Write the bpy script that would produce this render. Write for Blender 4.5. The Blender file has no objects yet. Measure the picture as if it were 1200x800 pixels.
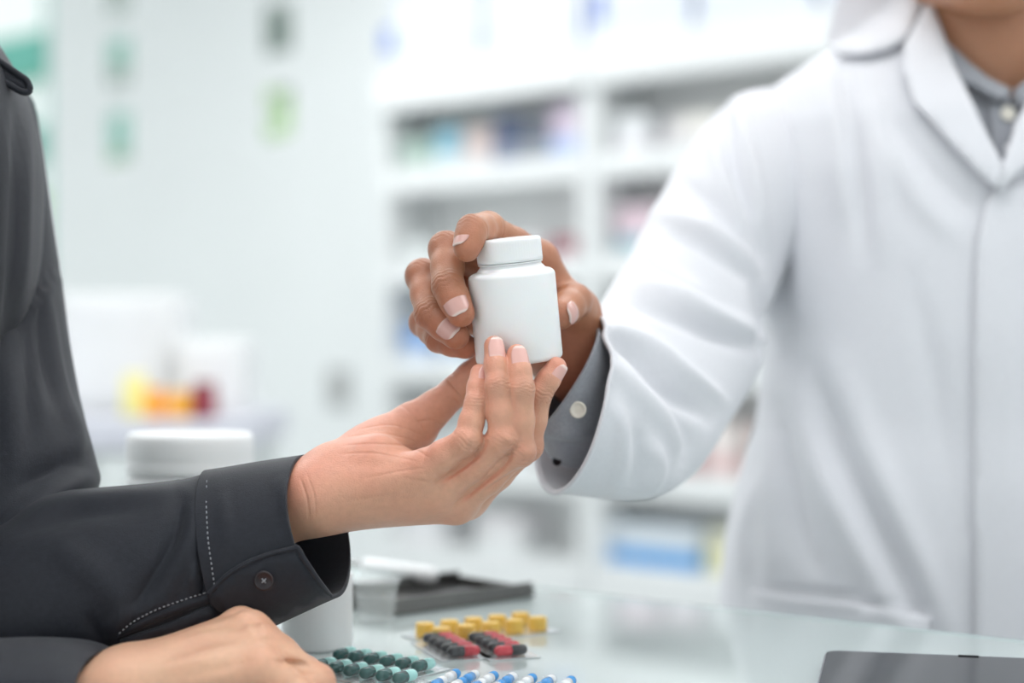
import bpy, bmesh, math, random
import numpy as np
from mathutils import Vector, Matrix, noise
from mathutils.geometry import delaunay_2d_cdt

# ------------------------------------------------------------------ camera, world, lights, exposure
scene = bpy.context.scene
CAMZ = 1.245            # camera height; the counter top is at COUNTER
COUNTER = 1.05
FPX = 2000.0            # focal length in pixels of a 1200 px wide frame
cam_d = bpy.data.cameras.new('camera')
cam = bpy.data.objects.new('camera', cam_d)
scene.collection.objects.link(cam)
scene.camera = cam
cam.location = (0, 0, CAMZ)
cam.rotation_euler = (math.pi / 2, 0, 0)
cam_d.sensor_width = 36.0
cam_d.lens = 60.0
cam_d.clip_start = 0.05
cam_d.clip_end = 200
cam_d.dof.use_dof = True
cam_d.dof.focus_distance = 0.977
cam_d.dof.aperture_fstop = 2.6

world = bpy.data.worlds.new('world')
scene.world = world
world.use_nodes = True
wb = world.node_tree.nodes['Background']
wb.inputs[0].default_value = (0.93, 0.985, 1.0, 1)
wb.inputs[1].default_value = 0.86

scene.view_settings.view_transform = 'Standard'
scene.view_settings.look = 'None'
scene.view_settings.gamma = 1.0
scene.view_settings.use_curve_mapping = False
scene.view_settings.exposure = 0.26


def area_light(name, loc, size, power, rot=(0, 0, 0), col=(1, 1, 1)):
    l = bpy.data.lights.new(name, 'AREA')
    l.shape = 'RECTANGLE'
    l.size, l.size_y = size
    l.energy = power
    l.color = col
    o = bpy.data.objects.new(name, l)
    scene.collection.objects.link(o)
    o.location = loc
    o.rotation_euler = rot
    return o


CEIL = 2.9
LIGHTS = [  # x, y, size x, size y, power
    (-0.35, 0.75, 1.2, 0.6, 17),
    (0.75, 0.55, 1.2, 0.6, 9),
    (0.3, 2.4, 1.2, 0.6, 17),
    (1.9, 2.0, 1.2, 0.6, 17),
    (-0.9, 4.2, 1.2, 0.6, 44),
    (0.9, 2.95, 1.2, 0.6, 19),
    (-1.5, 2.2, 1.2, 0.6, 34),
]
for i, (x, y, sx, sy, pw) in enumerate(LIGHTS):
    area_light('ceiling_lamp_light', (x, y, CEIL - 0.06), (sx, sy), pw * 0.33)
sun_d = bpy.data.lights.new('sun', 'SUN')
sun_d.energy = 2.2
sun_d.angle = math.radians(2)
sun_d.color = (1.0, 0.97, 0.9)
sun = bpy.data.objects.new('sun', sun_d)
scene.collection.objects.link(sun)
sun.rotation_euler = (math.radians(28), 0, math.radians(-18))

# ------------------------------------------------------------------ helpers
COL = scene.collection
rng = random.Random(7)


def P(px, py, d):
    return np.array([(px - 600.0) / FPX * d, d, CAMZ - (py - 400.0) / FPX * d])


def to_px(v):
    v = np.asarray(v)
    return 600 + v[..., 0] / v[..., 1] * FPX, 400 - (v[..., 2] - CAMZ) / v[..., 1] * FPX


def on_counter(px, py):
    d = FPX * (CAMZ - COUNTER) / (py - 400.0)
    return np.array([(px - 600.0) / FPX * d, d, COUNTER])


def mat(name, color, rough=0.5, metal=0.0, noise_amt=0.0, noise_scale=40.0, bump=0.0, bump_scale=200.0,
        coat=0.0, sheen=0.0, sss=0.0, attr=False, trans=0.0, alpha=1.0, ior=1.45, spec=0.5, emit=None, aniso=None,
        crease=False, coat_rough=0.03):
    m = bpy.data.materials.new(name)
    m.use_nodes = True
    nt = m.node_tree
    b = nt.nodes['Principled BSDF']
    b.inputs['Base Color'].default_value = (*color, 1)
    b.inputs['Roughness'].default_value = rough
    b.inputs['Metallic'].default_value = metal
    b.inputs['IOR'].default_value = ior
    b.inputs['Specular IOR Level'].default_value = spec
    b.inputs['Coat Weight'].default_value = coat
    b.inputs['Coat Roughness'].default_value = coat_rough
    b.inputs['Sheen Weight'].default_value = sheen
    b.inputs['Transmission Weight'].default_value = trans
    b.inputs['Alpha'].default_value = alpha
    if sss:
        b.inputs['Subsurface Weight'].default_value = sss
        b.inputs['Subsurface Radius'].default_value = (1.0, 0.35, 0.2)
        b.inputs['Subsurface Scale'].default_value = 0.004
    tc = nt.nodes.new('ShaderNodeTexCoord')
    src = None
    if attr:
        a = nt.nodes.new('ShaderNodeAttribute')
        a.attribute_name = 'Col'
        src = a.outputs['Color']
    if noise_amt:
        n = nt.nodes.new('ShaderNodeTexNoise')
        n.inputs['Scale'].default_value = noise_scale
        n.inputs['Detail'].default_value = 4
        nt.links.new(tc.outputs['Object'], n.inputs['Vector'])
        mr = nt.nodes.new('ShaderNodeMapRange')
        mr.inputs['From Min'].default_value = 0.25
        mr.inputs['From Max'].default_value = 0.75
        mr.inputs['To Min'].default_value = 1 - noise_amt
        mr.inputs['To Max'].default_value = 1 + noise_amt
        nt.links.new(n.outputs['Fac'], mr.inputs['Value'])
        mx = nt.nodes.new('ShaderNodeMix')
        mx.data_type = 'RGBA'
        mx.blend_type = 'MULTIPLY'
        mx.inputs['Factor'].default_value = 1
        if src is not None:
            nt.links.new(src, mx.inputs['A'])
        else:
            mx.inputs['A'].default_value = (*color, 1)
        cmb = nt.nodes.new('ShaderNodeCombineColor')
        for k in range(3):
            nt.links.new(mr.outputs[0], cmb.inputs[k])
        nt.links.new(cmb.outputs[0], mx.inputs['B'])
        src = mx.outputs['Result']
    if src is not None:
        nt.links.new(src, b.inputs['Base Color'])
    prev = None
    if bump:
        n2 = nt.nodes.new('ShaderNodeTexNoise')
        n2.inputs['Scale'].default_value = bump_scale
        n2.inputs['Detail'].default_value = 3
        if aniso:
            mp = nt.nodes.new('ShaderNodeMapping')
            mp.inputs['Scale'].default_value = aniso
            nt.links.new(tc.outputs['Object'], mp.inputs['Vector'])
            nt.links.new(mp.outputs[0], n2.inputs['Vector'])
        else:
            nt.links.new(tc.outputs['Object'], n2.inputs['Vector'])
        bp = nt.nodes.new('ShaderNodeBump')
        bp.inputs['Strength'].default_value = 0.6
        bp.inputs['Distance'].default_value = bump
        nt.links.new(n2.outputs['Fac'], bp.inputs['Height'])
        prev = bp.outputs[0]
    if crease:
        a2 = nt.nodes.new('ShaderNodeAttribute')
        a2.attribute_name = 'crease'
        bp2 = nt.nodes.new('ShaderNodeBump')
        bp2.inputs['Strength'].default_value = 0.9
        bp2.inputs['Distance'].default_value = 0.0011
        nt.links.new(a2.outputs['Fac'], bp2.inputs['Height'])
        if prev is not None:
            nt.links.new(prev, bp2.inputs['Normal'])
        prev = bp2.outputs[0]
    if prev is not None:
        nt.links.new(prev, b.inputs['Normal'])
    if emit:
        b.inputs['Emission Color'].default_value = (*emit[0], 1)
        b.inputs['Emission Strength'].default_value = emit[1]
    return m


def link(o, parent=None, label=None, cat=None, group=None, kind=None):
    COL.objects.link(o)
    if parent is not None:
        o.parent = parent
        o.matrix_parent_inverse = parent_world(parent).inverted() if not o.get('_local') else Matrix()
    if '_local' in o:
        del o['_local']
    if label:
        o['label'] = label
    if cat:
        o['category'] = cat
    if group:
        o['group'] = group
    if kind:
        o['kind'] = kind
    return o


def parent_world(o):
    m = Matrix.LocRotScale(o.location, o.rotation_euler, o.scale)
    if o.parent:
        m = parent_world(o.parent) @ o.matrix_parent_inverse @ m
    return m


def empty(name, loc, rz=0.0, **kw):
    o = bpy.data.objects.new(name, None)
    o.empty_display_size = 0.05
    o.location = Vector([float(v) for v in loc])
    o.rotation_euler = (0, 0, rz)
    return link(o, **kw)


def mesh_obj(name, verts, faces, material, parent=None, smooth=True, local=False, attrs=None, **kw):
    me = bpy.data.meshes.new(name)
    me.from_pydata([tuple(map(float, v)) for v in verts], [], [tuple(map(int, f)) for f in faces])
    if attrs:
        for k, v in attrs.items():
            v = np.asarray(v, dtype=np.float32)
            if v.ndim == 2:
                a = me.attributes.new(k, 'FLOAT_COLOR', 'POINT')
                full = np.ones((len(v), 4), np.float32)
                full[:, :3] = v
                a.data.foreach_set('color', full.ravel())
            else:
                a = me.attributes.new(k, 'FLOAT', 'POINT')
                a.data.foreach_set('value', v)
    me.materials.append(material)
    if smooth:
        me.polygons.foreach_set('use_smooth', [True] * len(me.polygons))
    me.update()
    o = bpy.data.objects.new(name, me)
    if local:
        o['_local'] = 1
    return link(o, parent, **kw)


def bm_obj(name, bm, material, parent=None, smooth=False, local=False, bevel=0.0, segs=2, **kw):
    me = bpy.data.meshes.new(name)
    bmesh.ops.recalc_face_normals(bm, faces=bm.faces)
    bm.to_mesh(me)
    bm.free()
    me.materials.append(material)
    if smooth:
        me.polygons.foreach_set('use_smooth', [True] * len(me.polygons))
    o = bpy.data.objects.new(name, me)
    if local:
        o['_local'] = 1
    link(o, parent, **kw)
    if bevel:
        md = o.modifiers.new('bevel', 'BEVEL')
        md.width = bevel
        md.segments = segs
        md.limit_method = 'ANGLE'
    return o


def add_box(bm, x0, x1, y0, y1, z0, z1):
    vs = [bm.verts.new(c) for c in ((x0, y0, z0), (x1, y0, z0), (x1, y1, z0), (x0, y1, z0),
                                    (x0, y0, z1), (x1, y0, z1), (x1, y1, z1), (x0, y1, z1))]
    for f in ((0, 3, 2, 1), (4, 5, 6, 7), (0, 1, 5, 4), (1, 2, 6, 5), (2, 3, 7, 6), (3, 0, 4, 7)):
        bm.faces.new([vs[i] for i in f])


def box(name, dims, material, parent=None, bevel=0.002, **kw):
    bm = bmesh.new()
    add_box(bm, *dims)
    return bm_obj(name, bm, material, parent, bevel=bevel, **kw)


def lathe_data(profile, seg=48):
    V, F = [], []
    for r, z in profile:
        for k in range(seg):
            a = 2 * math.pi * k / seg
            V.append((r * math.cos(a), r * math.sin(a), z))
    n = len(profile)
    for i in range(n - 1):
        for k in range(seg):
            k2 = (k + 1) % seg
            F.append((i * seg + k, i * seg + k2, (i + 1) * seg + k2, (i + 1) * seg + k))
    F.append(tuple(range(seg - 1, -1, -1)))
    F.append(tuple((n - 1) * seg + k for k in range(seg)))
    return V, F


def lathe(name, profile, material, parent=None, seg=48, **kw):
    V, F = lathe_data(profile, seg)
    return mesh_obj(name, V, F, material, parent, local=True, **kw)


def tube_data(pts, radii, seg=12, cap=True):
    pts = [np.array(p, float) for p in pts]
    V, F = [], []
    n = len(pts)
    up = np.array([0.13, 0.2, 1.0])
    for i, p in enumerate(pts):
        t = pts[min(i + 1, n - 1)] - pts[max(i - 1, 0)]
        t /= np.linalg.norm(t) + 1e-12
        u = np.cross(t, up)
        u /= np.linalg.norm(u) + 1e-12
        w = np.cross(u, t)
        r = radii[i] if hasattr(radii, '__len__') else radii
        for k in range(seg):
            a = 2 * math.pi * k / seg
            V.append(p + r * (math.cos(a) * u + math.sin(a) * w))
    for i in range(n - 1):
        for k in range(seg):
            k2 = (k + 1) % seg
            F.append((i * seg + k, i * seg + k2, (i + 1) * seg + k2, (i + 1) * seg + k))
    if cap:
        F.append(tuple(range(seg - 1, -1, -1)))
        F.append(tuple((n - 1) * seg + k for k in range(seg)))
    return V, F


# ------------------------------------------------------------------ signed-distance modelling for bodies and hands
def smin(a, b, k):
    h = np.maximum(k - np.abs(a - b), 0.0) / k
    return np.minimum(a, b) - h * h * k * 0.25


class Field:
    def __init__(self, lo, hi, h):
        self.h = h
        self.lo = np.array(lo, np.float32)
        n = np.ceil((np.array(hi) - np.array(lo)) / h).astype(int) + 1
        self.n = n
        self.ax = [self.lo[i] + h * np.arange(n[i], dtype=np.float32) for i in range(3)]
        self.G = np.full(tuple(n), 0.5, np.float32)

    def block(self, lo, hi):
        s = []
        for i in range(3):
            a = max(0, int((lo[i] - self.lo[i]) / self.h) - 1)
            b = min(self.n[i], int((hi[i] - self.lo[i]) / self.h) + 3)
            if b <= a:
                b = a + 1
            s.append(slice(a, b))
        return tuple(s)

    def group(self, prims, k, kmerge, sub=False):
        """prims: ('c', a, b, r1, r2) round cones or ('e', centre, axes(3x3 rows), radii) ellipsoids"""
        pad = kmerge + k + 3 * self.h
        los, his = [], []
        for p in prims:
            if p[0] == 'c':
                r = max(p[3], p[4])
                los.append(np.minimum(p[1], p[2]) - r)
                his.append(np.maximum(p[1], p[2]) + r)
            else:
                r = max(p[3])
                los.append(np.array(p[1]) - r)
                his.append(np.array(p[1]) + r)
        sl = self.block(np.min(los, 0) - pad, np.max(his, 0) + pad)
        X = self.ax[0][sl[0]][:, None, None]
        Y = self.ax[1][sl[1]][None, :, None]
        Z = self.ax[2][sl[2]][None, None, :]
        D = None
        for p in prims:
            if p[0] == 'c':
                a, b, r1, r2 = np.asarray(p[1], np.float32), np.asarray(p[2], np.float32), p[3], p[4]
                ab = b - a
                L2 = float(ab @ ab) + 1e-12
                px, py, pz = X - a[0], Y - a[1], Z - a[2]
                t = np.clip((px * ab[0] + py * ab[1] + pz * ab[2]) / L2, 0, 1)
                d = np.sqrt((px - t * ab[0]) ** 2 + (py - t * ab[1]) ** 2 + (pz - t * ab[2]) ** 2) - (r1 + (r2 - r1) * t)
            else:
                c, A, R = np.asarray(p[1], np.float32), np.asarray(p[2], np.float32), p[3]
                px, py, pz = X - c[0], Y - c[1], Z - c[2]
                q = [(px * A[i, 0] + py * A[i, 1] + pz * A[i, 2]) for i in range(3)]
                k0 = np.sqrt(sum((q[i] / R[i]) ** 2 for i in range(3)))
                k1 = np.sqrt(sum((q[i] / R[i] ** 2) ** 2 for i in range(3))) + 1e-9
                d = k0 * (k0 - 1) / k1
            D = d if D is None else smin(D, d, k)
        if sub:
            self.G[sl] = -smin(-self.G[sl], D.astype(np.float32), kmerge)
        else:
            self.G[sl] = smin(self.G[sl], D.astype(np.float32), kmerge)

    def mesh(self, smooth=2):
        G = self.G
        h = self.h
        ins = G < 0
        n = G.shape
        c = [ins[i:n[0] - 1 + i, j:n[1] - 1 + j, k:n[2] - 1 + k] for i in (0, 1) for j in (0, 1) for k in (0, 1)]
        cnt = sum(x.astype(np.int8) for x in c)
        act = np.argwhere((cnt > 0) & (cnt < 8))
        idx = -np.ones((n[0] - 1, n[1] - 1, n[2] - 1), np.int32)
        idx[act[:, 0], act[:, 1], act[:, 2]] = np.arange(len(act))
        acc = np.zeros((len(act), 3))
        num = np.zeros(len(act))
        for axis in range(3):
            o = [0, 1, 2]
            o.remove(axis)
            for a in (0, 1):
                for b in (0, 1):
                    off0 = np.zeros(3, int)
                    off0[o[0]], off0[o[1]] = a, b
                    off1 = off0.copy()
                    off1[axis] = 1
                    g0 = G[tuple((act + off0).T)]
                    g1 = G[tuple((act + off1).T)]
                    m = (g0 < 0) != (g1 < 0)
                    t = g0[m] / (g0[m] - g1[m])
                    pt = np.tile(off0.astype(float), (m.sum(), 1))
                    pt[:, axis] = t
                    acc[m] += pt
                    num[m] += 1
        V = (act + acc / num[:, None]) * h + self.lo
        faces = []
        for axis in range(3):
            o = [(axis + 1) % 3, (axis + 2) % 3]
            s0 = [slice(None)] * 3
            s1 = [slice(None)] * 3
            s0[axis] = slice(0, -1)
            s1[axis] = slice(1, None)
            A = ins[tuple(s0)]
            B = ins[tuple(s1)]
            e = np.argwhere(A != B)
            ok = (e[:, o[0]] > 0) & (e[:, o[1]] > 0) & (e[:, o[0]] < n[o[0]] - 1) & (e[:, o[1]] < n[o[1]] - 1)
            e = e[ok]
            fl = A[tuple(e.T)]
            q = []
            for da, db in ((0, 0), (1, 0), (1, 1), (0, 1)):
                c2 = e.copy()
                c2[:, o[0]] -= 1 - da
                c2[:, o[1]] -= 1 - db
                q.append(idx[tuple(c2.T)])
            q = np.stack(q, 1)
            q[~fl] = q[~fl][:, ::-1]
            faces.append(q)
        F = np.concatenate(faces)
        F = F[(F >= 0).all(1)]
        for it in range(smooth):
            V = laplace(V, F, 0.5)
        return V, F


def laplace(V, F, w):
    S = np.zeros_like(V)
    N = np.zeros(len(V))
    for a in range(4):
        b = (a + 1) % 4
        np.add.at(S, F[:, a], V[F[:, b]])
        np.add.at(S, F[:, b], V[F[:, a]])
        np.add.at(N, F[:, a], 1)
        np.add.at(N, F[:, b], 1)
    return V * (1 - w) + w * S / np.maximum(N, 1)[:, None]


def vnormals(V, F):
    n = np.cross(V[F[:, 2]] - V[F[:, 0]], V[F[:, 3]] - V[F[:, 1]])
    N = np.zeros_like(V)
    for a in range(4):
        np.add.at(N, F[:, a], n)
    return N / (np.linalg.norm(N, axis=1)[:, None] + 1e-12)


def nrm(v):
    v = np.asarray(v, float)
    return v / (np.linalg.norm(v) + 1e-12)


# ------------------------------------------------------------------ hands
def build_hand(fingers, palm, tone, lines=(), carve=(), h=0.0009, k_palm=0.012, k_fin=0.008, palm_dir=None, flush=(0.80, 0.28, 0.22), hairy=False):
    """fingers: name -> dict(j=[4 points px,py,d], r=[4 radii mm], nail=normal or None)
       palm: list of (a px,py,d, b px,py,d, r1 mm, r2 mm)"""
    allp = []
    for f in fingers.values():
        allp += [P(*q) for q in f['j']]
    for q in palm:
        allp += [P(*q[0]), P(*q[1])]
    lo = np.min(allp, 0) - 0.03
    hi = np.max(allp, 0) + 0.03
    fd = Field(lo, hi, h)
    fd.group([('c', P(*q[0]), P(*q[1]), q[2] / 1000, q[3] / 1000) for q in palm], k_palm, 0.001)
    base = fd.G.copy()
    tot = base.copy()
    for f in fingers.values():
        fd.G = base.copy()
        J = [P(*q) for q in f['j']]
        R = [x / 1000 for x in f['r']]
        f['J'], f['R'] = J, R
        pr = []
        for i in range(3):
            m = (J[i] + J[i + 1]) / 2
            rm = (R[i] + R[i + 1]) / 2
            fat = [1.0, 1.0, 1.03][i]
            pr.append(('c', J[i], m, R[i], rm * fat))
            pr.append(('c', m, J[i + 1], rm * fat, R[i + 1]))
        # joints slightly wider than the shafts
        dors = -nrm(nrm(J[0] - J[1]) + nrm(J[2] - J[1]))
        f['dors'] = dors
        pr.append(('c', J[1] + dors * 0.0008, J[1] + dors * 0.0009, R[1] * 1.03, R[1] * 1.03))
        fd.group(pr, 0.003, f.get('k', k_fin))
        tot = smin(tot, fd.G, 0.0012)
    fd.G = tot
    V, F = fd.mesh(2)
    if carve:
        N = vnormals(V, F)
        px, py = to_px(V)
        V = V + N * (stroke_disp(px, py, carve) * np.clip(-N[:, 1] * 2 + 0.8, 0, 1))[:, None]
    N = vnormals(V, F)
    tone = np.array(tone)
    flush = np.array(flush) * tone.mean() / 0.42
    col = np.tile(tone, (len(V), 1))
    crease = np.zeros(len(V))
    w_red = np.zeros(len(V))
    w_dark = np.zeros(len(V))
    for nm, f in fingers.items():
        J, R = f['J'], f['R']
        dt = np.linalg.norm(V - J[3], axis=1)
        w_red = np.maximum(w_red, 0.75 * np.exp(-(dt / 0.010) ** 2))
        for ji, amt in ((1, 1.0), (2, 0.8)):
            ax = nrm(nrm(J[ji + 1] - J[ji]) + nrm(J[ji] - J[ji - 1]))
            dv = V - J[ji]
            s = dv @ ax
            dist = np.linalg.norm(dv, axis=1)
            if f.get('nail') is not None and ji == 2:
                dn = nrm(np.array(f['nail']) * 0.6 + f['dors'] * 0.4)
            elif f.get('nail') is not None:
                dn = nrm(np.array(f['nail']) * 0.25 + f['dors'])
            else:
                dn = f['dors']
            face = np.clip((N @ dn) * 1.2 + 0.1, 0, 1)
            near = np.clip(1.5 - dist / (R[ji] * 1.15), 0, 1)
            wob = 0.0006 * np.sin(dv @ np.cross(ax, dn) * 900)
            cr = np.zeros(len(V))
            for s0, w, a in ((0.0, 0.0007, 1.0), (-0.0028, 0.0006, 0.7), (0.0030, 0.0006, 0.75), (-0.0055, 0.0005, 0.4), (0.0058, 0.0005, 0.4)):
                cr += a * np.exp(-((s - s0 * (R[ji] / 0.009) + wob) / w) ** 2)
            crease -= cr * face * near * amt
            # palmar flexion creases
            facep = np.clip(-(N @ dn) * 1.3, 0, 1)
            crease -= 1.2 * np.exp(-(s / 0.0008) ** 2) * facep * near
            w_red = np.maximum(w_red, 0.35 * np.exp(-(dist / (R[ji] * 1.3)) ** 2) * (0.4 + 0.6 * face))
            w_dark = np.maximum(w_dark, 0.5 * np.exp(-((dist - R[ji]) / 0.004) ** 2) * face ** 2)
        w_red = np.maximum(w_red, 0.25 * np.exp(-(np.linalg.norm(V - J[0], axis=1) / 0.013) ** 2))
    px, py = to_px(V)
    for pts, w, a in lines:
        crease += stroke_disp(px, py, [(pts, w, -1000.0 * a, 0)]) * (N[:, 1] < 0.35)
    if palm_dir is not None:
        pd = nrm(palm_dir)
        w_red = np.maximum(w_red, 0.5 * np.clip(N @ pd * 0.9 + 0.2, 0, 1) ** 1.3)
    col = col * (1 - w_red[:, None]) + (0.45 * flush + 0.55 * tone * np.array([1.08, 0.82, 0.80])) * w_red[:, None]
    col = col * (1 - 0.28 * w_dark[:, None])
    # mottling
    q = V * 90
    mot = np.sin(q[:, 0] * 1.3 + np.sin(q[:, 1] * 1.7)) * np.sin(q[:, 2] * 1.1 + np.sin(q[:, 0] * 0.8))
    col = col * (1 + 0.05 * mot[:, None] * np.array([0.3, 1.0, 1.0]))
    return V, F, np.clip(col, 0, 1), crease


def nail_mesh(J2, J3, r, nvec, length, ang=52, ext=0.30, r2=None):
    f = nrm(J3 - J2)
    n = nrm(nvec - f * (np.asarray(nvec) @ f))
    l = np.cross(f, n)
    NU, NV = 14, 14
    V = []
    for iv in range(NV + 1):
        v = iv / NV                       # 0 cuticle, 1 free edge
        s = (v - 1) * length + r * ext
        # width narrows and rounds at the cuticle, rounds a little at the free edge
        wid = min(1.0, math.sqrt(max(0.0, 1 - (1 - min(v / 0.35, 1)) ** 2)) * 0.85 + 0.15)
        if v > 0.55:
            wid *= math.sqrt(max(0, 1 - ((v - 0.55) / 0.45) ** 2 * 0.86))
        over = s
        drop = max(0.0, over) ** 2 / (2.6 * r) + 0.05 * r * (1 - min(v / 0.12, 1))
        for iu in range(NU + 1):
            u = (iu / NU * 2 - 1)
            a = math.radians(ang) * u * wid
            R = (r + max(0.0, -s) / np.linalg.norm(J3 - J2) * ((r2 or r) - r)) * 1.05 + 0.0003
            pos = J3 + f * s + n * (R * math.cos(a) - drop) + l * (R * math.sin(a))
            V.append(pos)
    F = []
    for iv in range(NV):
        for iu in range(NU):
            a = iv * (NU + 1) + iu
            F.append((a, a + 1, a + NU + 2, a + NU + 1))
    col = []
    for iv in range(NV + 1):
        v = iv / NV
        for iu in range(NU + 1):
            u = abs(iu / NU * 2 - 1)
            c = np.array([0.80, 0.46, 0.41])
            if v < 0.22:
                c = c * 0.6 + np.array([0.88, 0.66, 0.60]) * 0.4
            if v > 0.90:
                c = np.array([0.88, 0.68, 0.62])
            col.append(c)
    return V, F, np.array(col)


def add_nails(fingers, body, material, tint=1.0):
    for nm, f in fingers.items():
        if f.get('nail') is None:
            continue
        V, F, c = nail_mesh(f['J'][2], f['J'][3], f['R'][3], f['nail'], f.get('nl', 0.0125), f.get('na', 50), f.get('ne', 0.5), f['R'][2])
        o = mesh_obj('fingernail', V, F, material, body, attrs={'Col': c * tint})
        md = o.modifiers.new('thickness', 'SOLIDIFY')
        md.thickness = 0.0007
        md.offset = -1


def merge_pieces(pieces):
    Vs, Fs, Cs, Rs, off = [], [], [], [], 0
    for V, F, c, r in pieces:
        Vs.append(V)
        Fs.append(F + off)
        Cs.append(c)
        Rs.append(r)
        off += len(V)
    return np.concatenate(Vs), np.concatenate(Fs), np.concatenate(Cs), np.concatenate(Rs)


# ------------------------------------------------------------------ cloth helpers
def catmull(ctrl, n):
    C = np.array(ctrl, float)
    m = len(C)
    out = []
    for i in range(n):
        t = i / (n - 1) * (m - 1)
        k = min(int(t), m - 2)
        u = t - k
        p0, p1, p2, p3 = C[max(k - 1, 0)], C[k], C[k + 1], C[min(k + 2, m - 1)]
        out.append(0.5 * ((2 * p1) + (-p0 + p2) * u + (2 * p0 - 5 * p1 + 4 * p2 - p3) * u * u + (-p0 + 3 * p1 - 3 * p2 + p3) * u ** 3))
    return np.array(out)


def stroke_disp(px, py, strokes):
    """relief of cloth folds: strokes = (points in photo pixels, half width, height mm, kind)"""
    D = np.zeros(len(px))
    for pts, w, amp, kind in strokes:
        pts = np.array(pts, float)
        if len(pts) > 2:
            pts = catmull(pts, 4 * len(pts))
        best = np.full(len(px), 1e9)
        sgn = np.zeros(len(px))
        tt = np.zeros(len(px))
        L = np.concatenate([[0], np.cumsum(np.linalg.norm(np.diff(pts, axis=0), axis=1))])
        for i in range(len(pts) - 1):
            a, b = pts[i], pts[i + 1]
            ab = b - a
            t = np.clip(((px - a[0]) * ab[0] + (py - a[1]) * ab[1]) / (ab @ ab + 1e-9), 0, 1)
            dx, dy = px - a[0] - t * ab[0], py - a[1] - t * ab[1]
            d = np.hypot(dx, dy)
            m = d < best
            best[m] = d[m]
            sgn[m] = np.sign(ab[0] * dy - ab[1] * dx)[m]
            tt[m] = ((L[i] + t * (L[i + 1] - L[i])) / L[-1])[m]
        taper = np.sqrt(np.clip(np.sin(np.pi * np.clip(tt, 0.02, 0.98)), 0, 1))
        if kind == 0:
            D += amp * np.exp(-(best / w) ** 2) * taper
        else:
            s = best * sgn / w
            D += amp * s * np.exp(-s * s + 0.5) * 1.4 * taper
    return D / 1000.0


def loft_rings(ctrl, nr, seg, expo=2.0):
    """ctrl rows: topx, topy, botx, boty, depth_top, depth_bottom, half_depth_mm, shear_px(near side)"""
    C = catmull(ctrl, nr)
    V = np.zeros((nr, seg, 3))
    for i, c in enumerate(C):
        T, B = P(c[0], c[1], c[4]), P(c[2], c[3], c[5])
        cen, v = (T + B) / 2, (T - B) / 2
        dm = (c[4] + c[5]) / 2
        w = np.array([-c[7] / FPX * dm, c[6] / 1000.0, 0])
        for k in range(seg):
            a = 2 * math.pi * k / seg
            ca, sa = math.cos(a), math.sin(a)
            if expo != 2.0:
                ca = math.copysign(abs(ca) ** (2 / expo), ca)
                sa = math.copysign(abs(sa) ** (2 / expo), sa)
            V[i, k] = cen + ca * v + sa * w
    return V


def grid_faces(nr, seg, closed=True):
    F = []
    for i in range(nr - 1):
        for k in range(seg if closed else seg - 1):
            k2 = (k + 1) % seg
            F.append((i * seg + k, i * seg + k2, (i + 1) * seg + k2, (i + 1) * seg + k))
    return np.array(F)


def displace(V, F, fn):
    N = vnormals(V, F)
    # outward check
    c = V.mean(0)
    if np.mean(np.einsum('ij,ij->i', N, V - c)) < 0:
        N = -N
    px, py = to_px(V)
    d = fn(px, py, V, N)
    return V + N * d[:, None]


def fbm(V, scale, off=(0, 0, 0), stretch=(1, 1, 1)):
    out = np.empty(len(V))
    sx, sy, sz = [scale * s for s in stretch]
    for i, v in enumerate(V):
        out[i] = noise.noise(Vector((v[0] * sx + off[0], v[1] * sy + off[1], v[2] * sz + off[2])))
    return out


def cloth_obj(name, V, F, material, parent, thick=0.0012, **kw):
    o = mesh_obj(name, V, F, material, parent, **kw)
    if thick:
        md = o.modifiers.new('thickness', 'SOLIDIFY')
        md.thickness = thick
        md.offset = -1
    return o


def patch_xz(name, poly, yfun, offset, material, parent, thick=0.002, cuts=5, bulge=None, smooth=True):
    """polygon (x,z) draped on the surface y=yfun(x,z), lifted towards the viewer by offset"""
    step = 0.006
    pts = []
    n = len(poly)
    for a in range(n):
        p, q = np.array(poly[a]), np.array(poly[(a + 1) % n])
        m = max(1, int(np.linalg.norm(q - p) / step))
        pts += [tuple(p + (q - p) * t / m) for t in range(m)]
    nb = len(pts)
    B = np.array(pts)
    lo, hi = B.min(0), B.max(0)
    for x in np.arange(lo[0] + step / 2, hi[0], step):
        for z in np.arange(lo[1] + step / 2, hi[1], step):
            if np.min((B[:, 0] - x) ** 2 + (B[:, 1] - z) ** 2) < (step * 0.6) ** 2:
                continue
            inside = False
            for a in range(nb):
                (x1, z1), (x2, z2) = B[a], B[(a + 1) % nb]
                if (z1 > z) != (z2 > z) and x < (x2 - x1) * (z - z1) / (z2 - z1) + x1:
                    inside = not inside
            if inside:
                pts.append((x, z))
    res = delaunay_2d_cdt([Vector((float(x), float(z))) for x, z in pts], [(a, (a + 1) % nb) for a in range(nb)], [list(range(nb))], 1, 1e-6)
    bm = bmesh.new()
    vs = []
    for v in res[0]:
        x, z = v.x, v.y
        off = offset + (bulge(x, z) if bulge else 0)
        vs.append(bm.verts.new((x, yfun(x, z) - off, z)))
    for f in res[2]:
        bm.faces.new([vs[k] for k in f])
    o = bm_obj(name, bm, material, parent, smooth=smooth)
    md = o.modifiers.new('thickness', 'SOLIDIFY')
    md.thickness = thick
    md.offset = 0
    return o


def px_to_surface(px, py, yfun, d0):
    d = d0
    for _ in range(12):
        p = P(px, py, d)
        d = yfun(p[0], p[2])
    p = P(px, py, d)
    return p[0], p[2]

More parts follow.
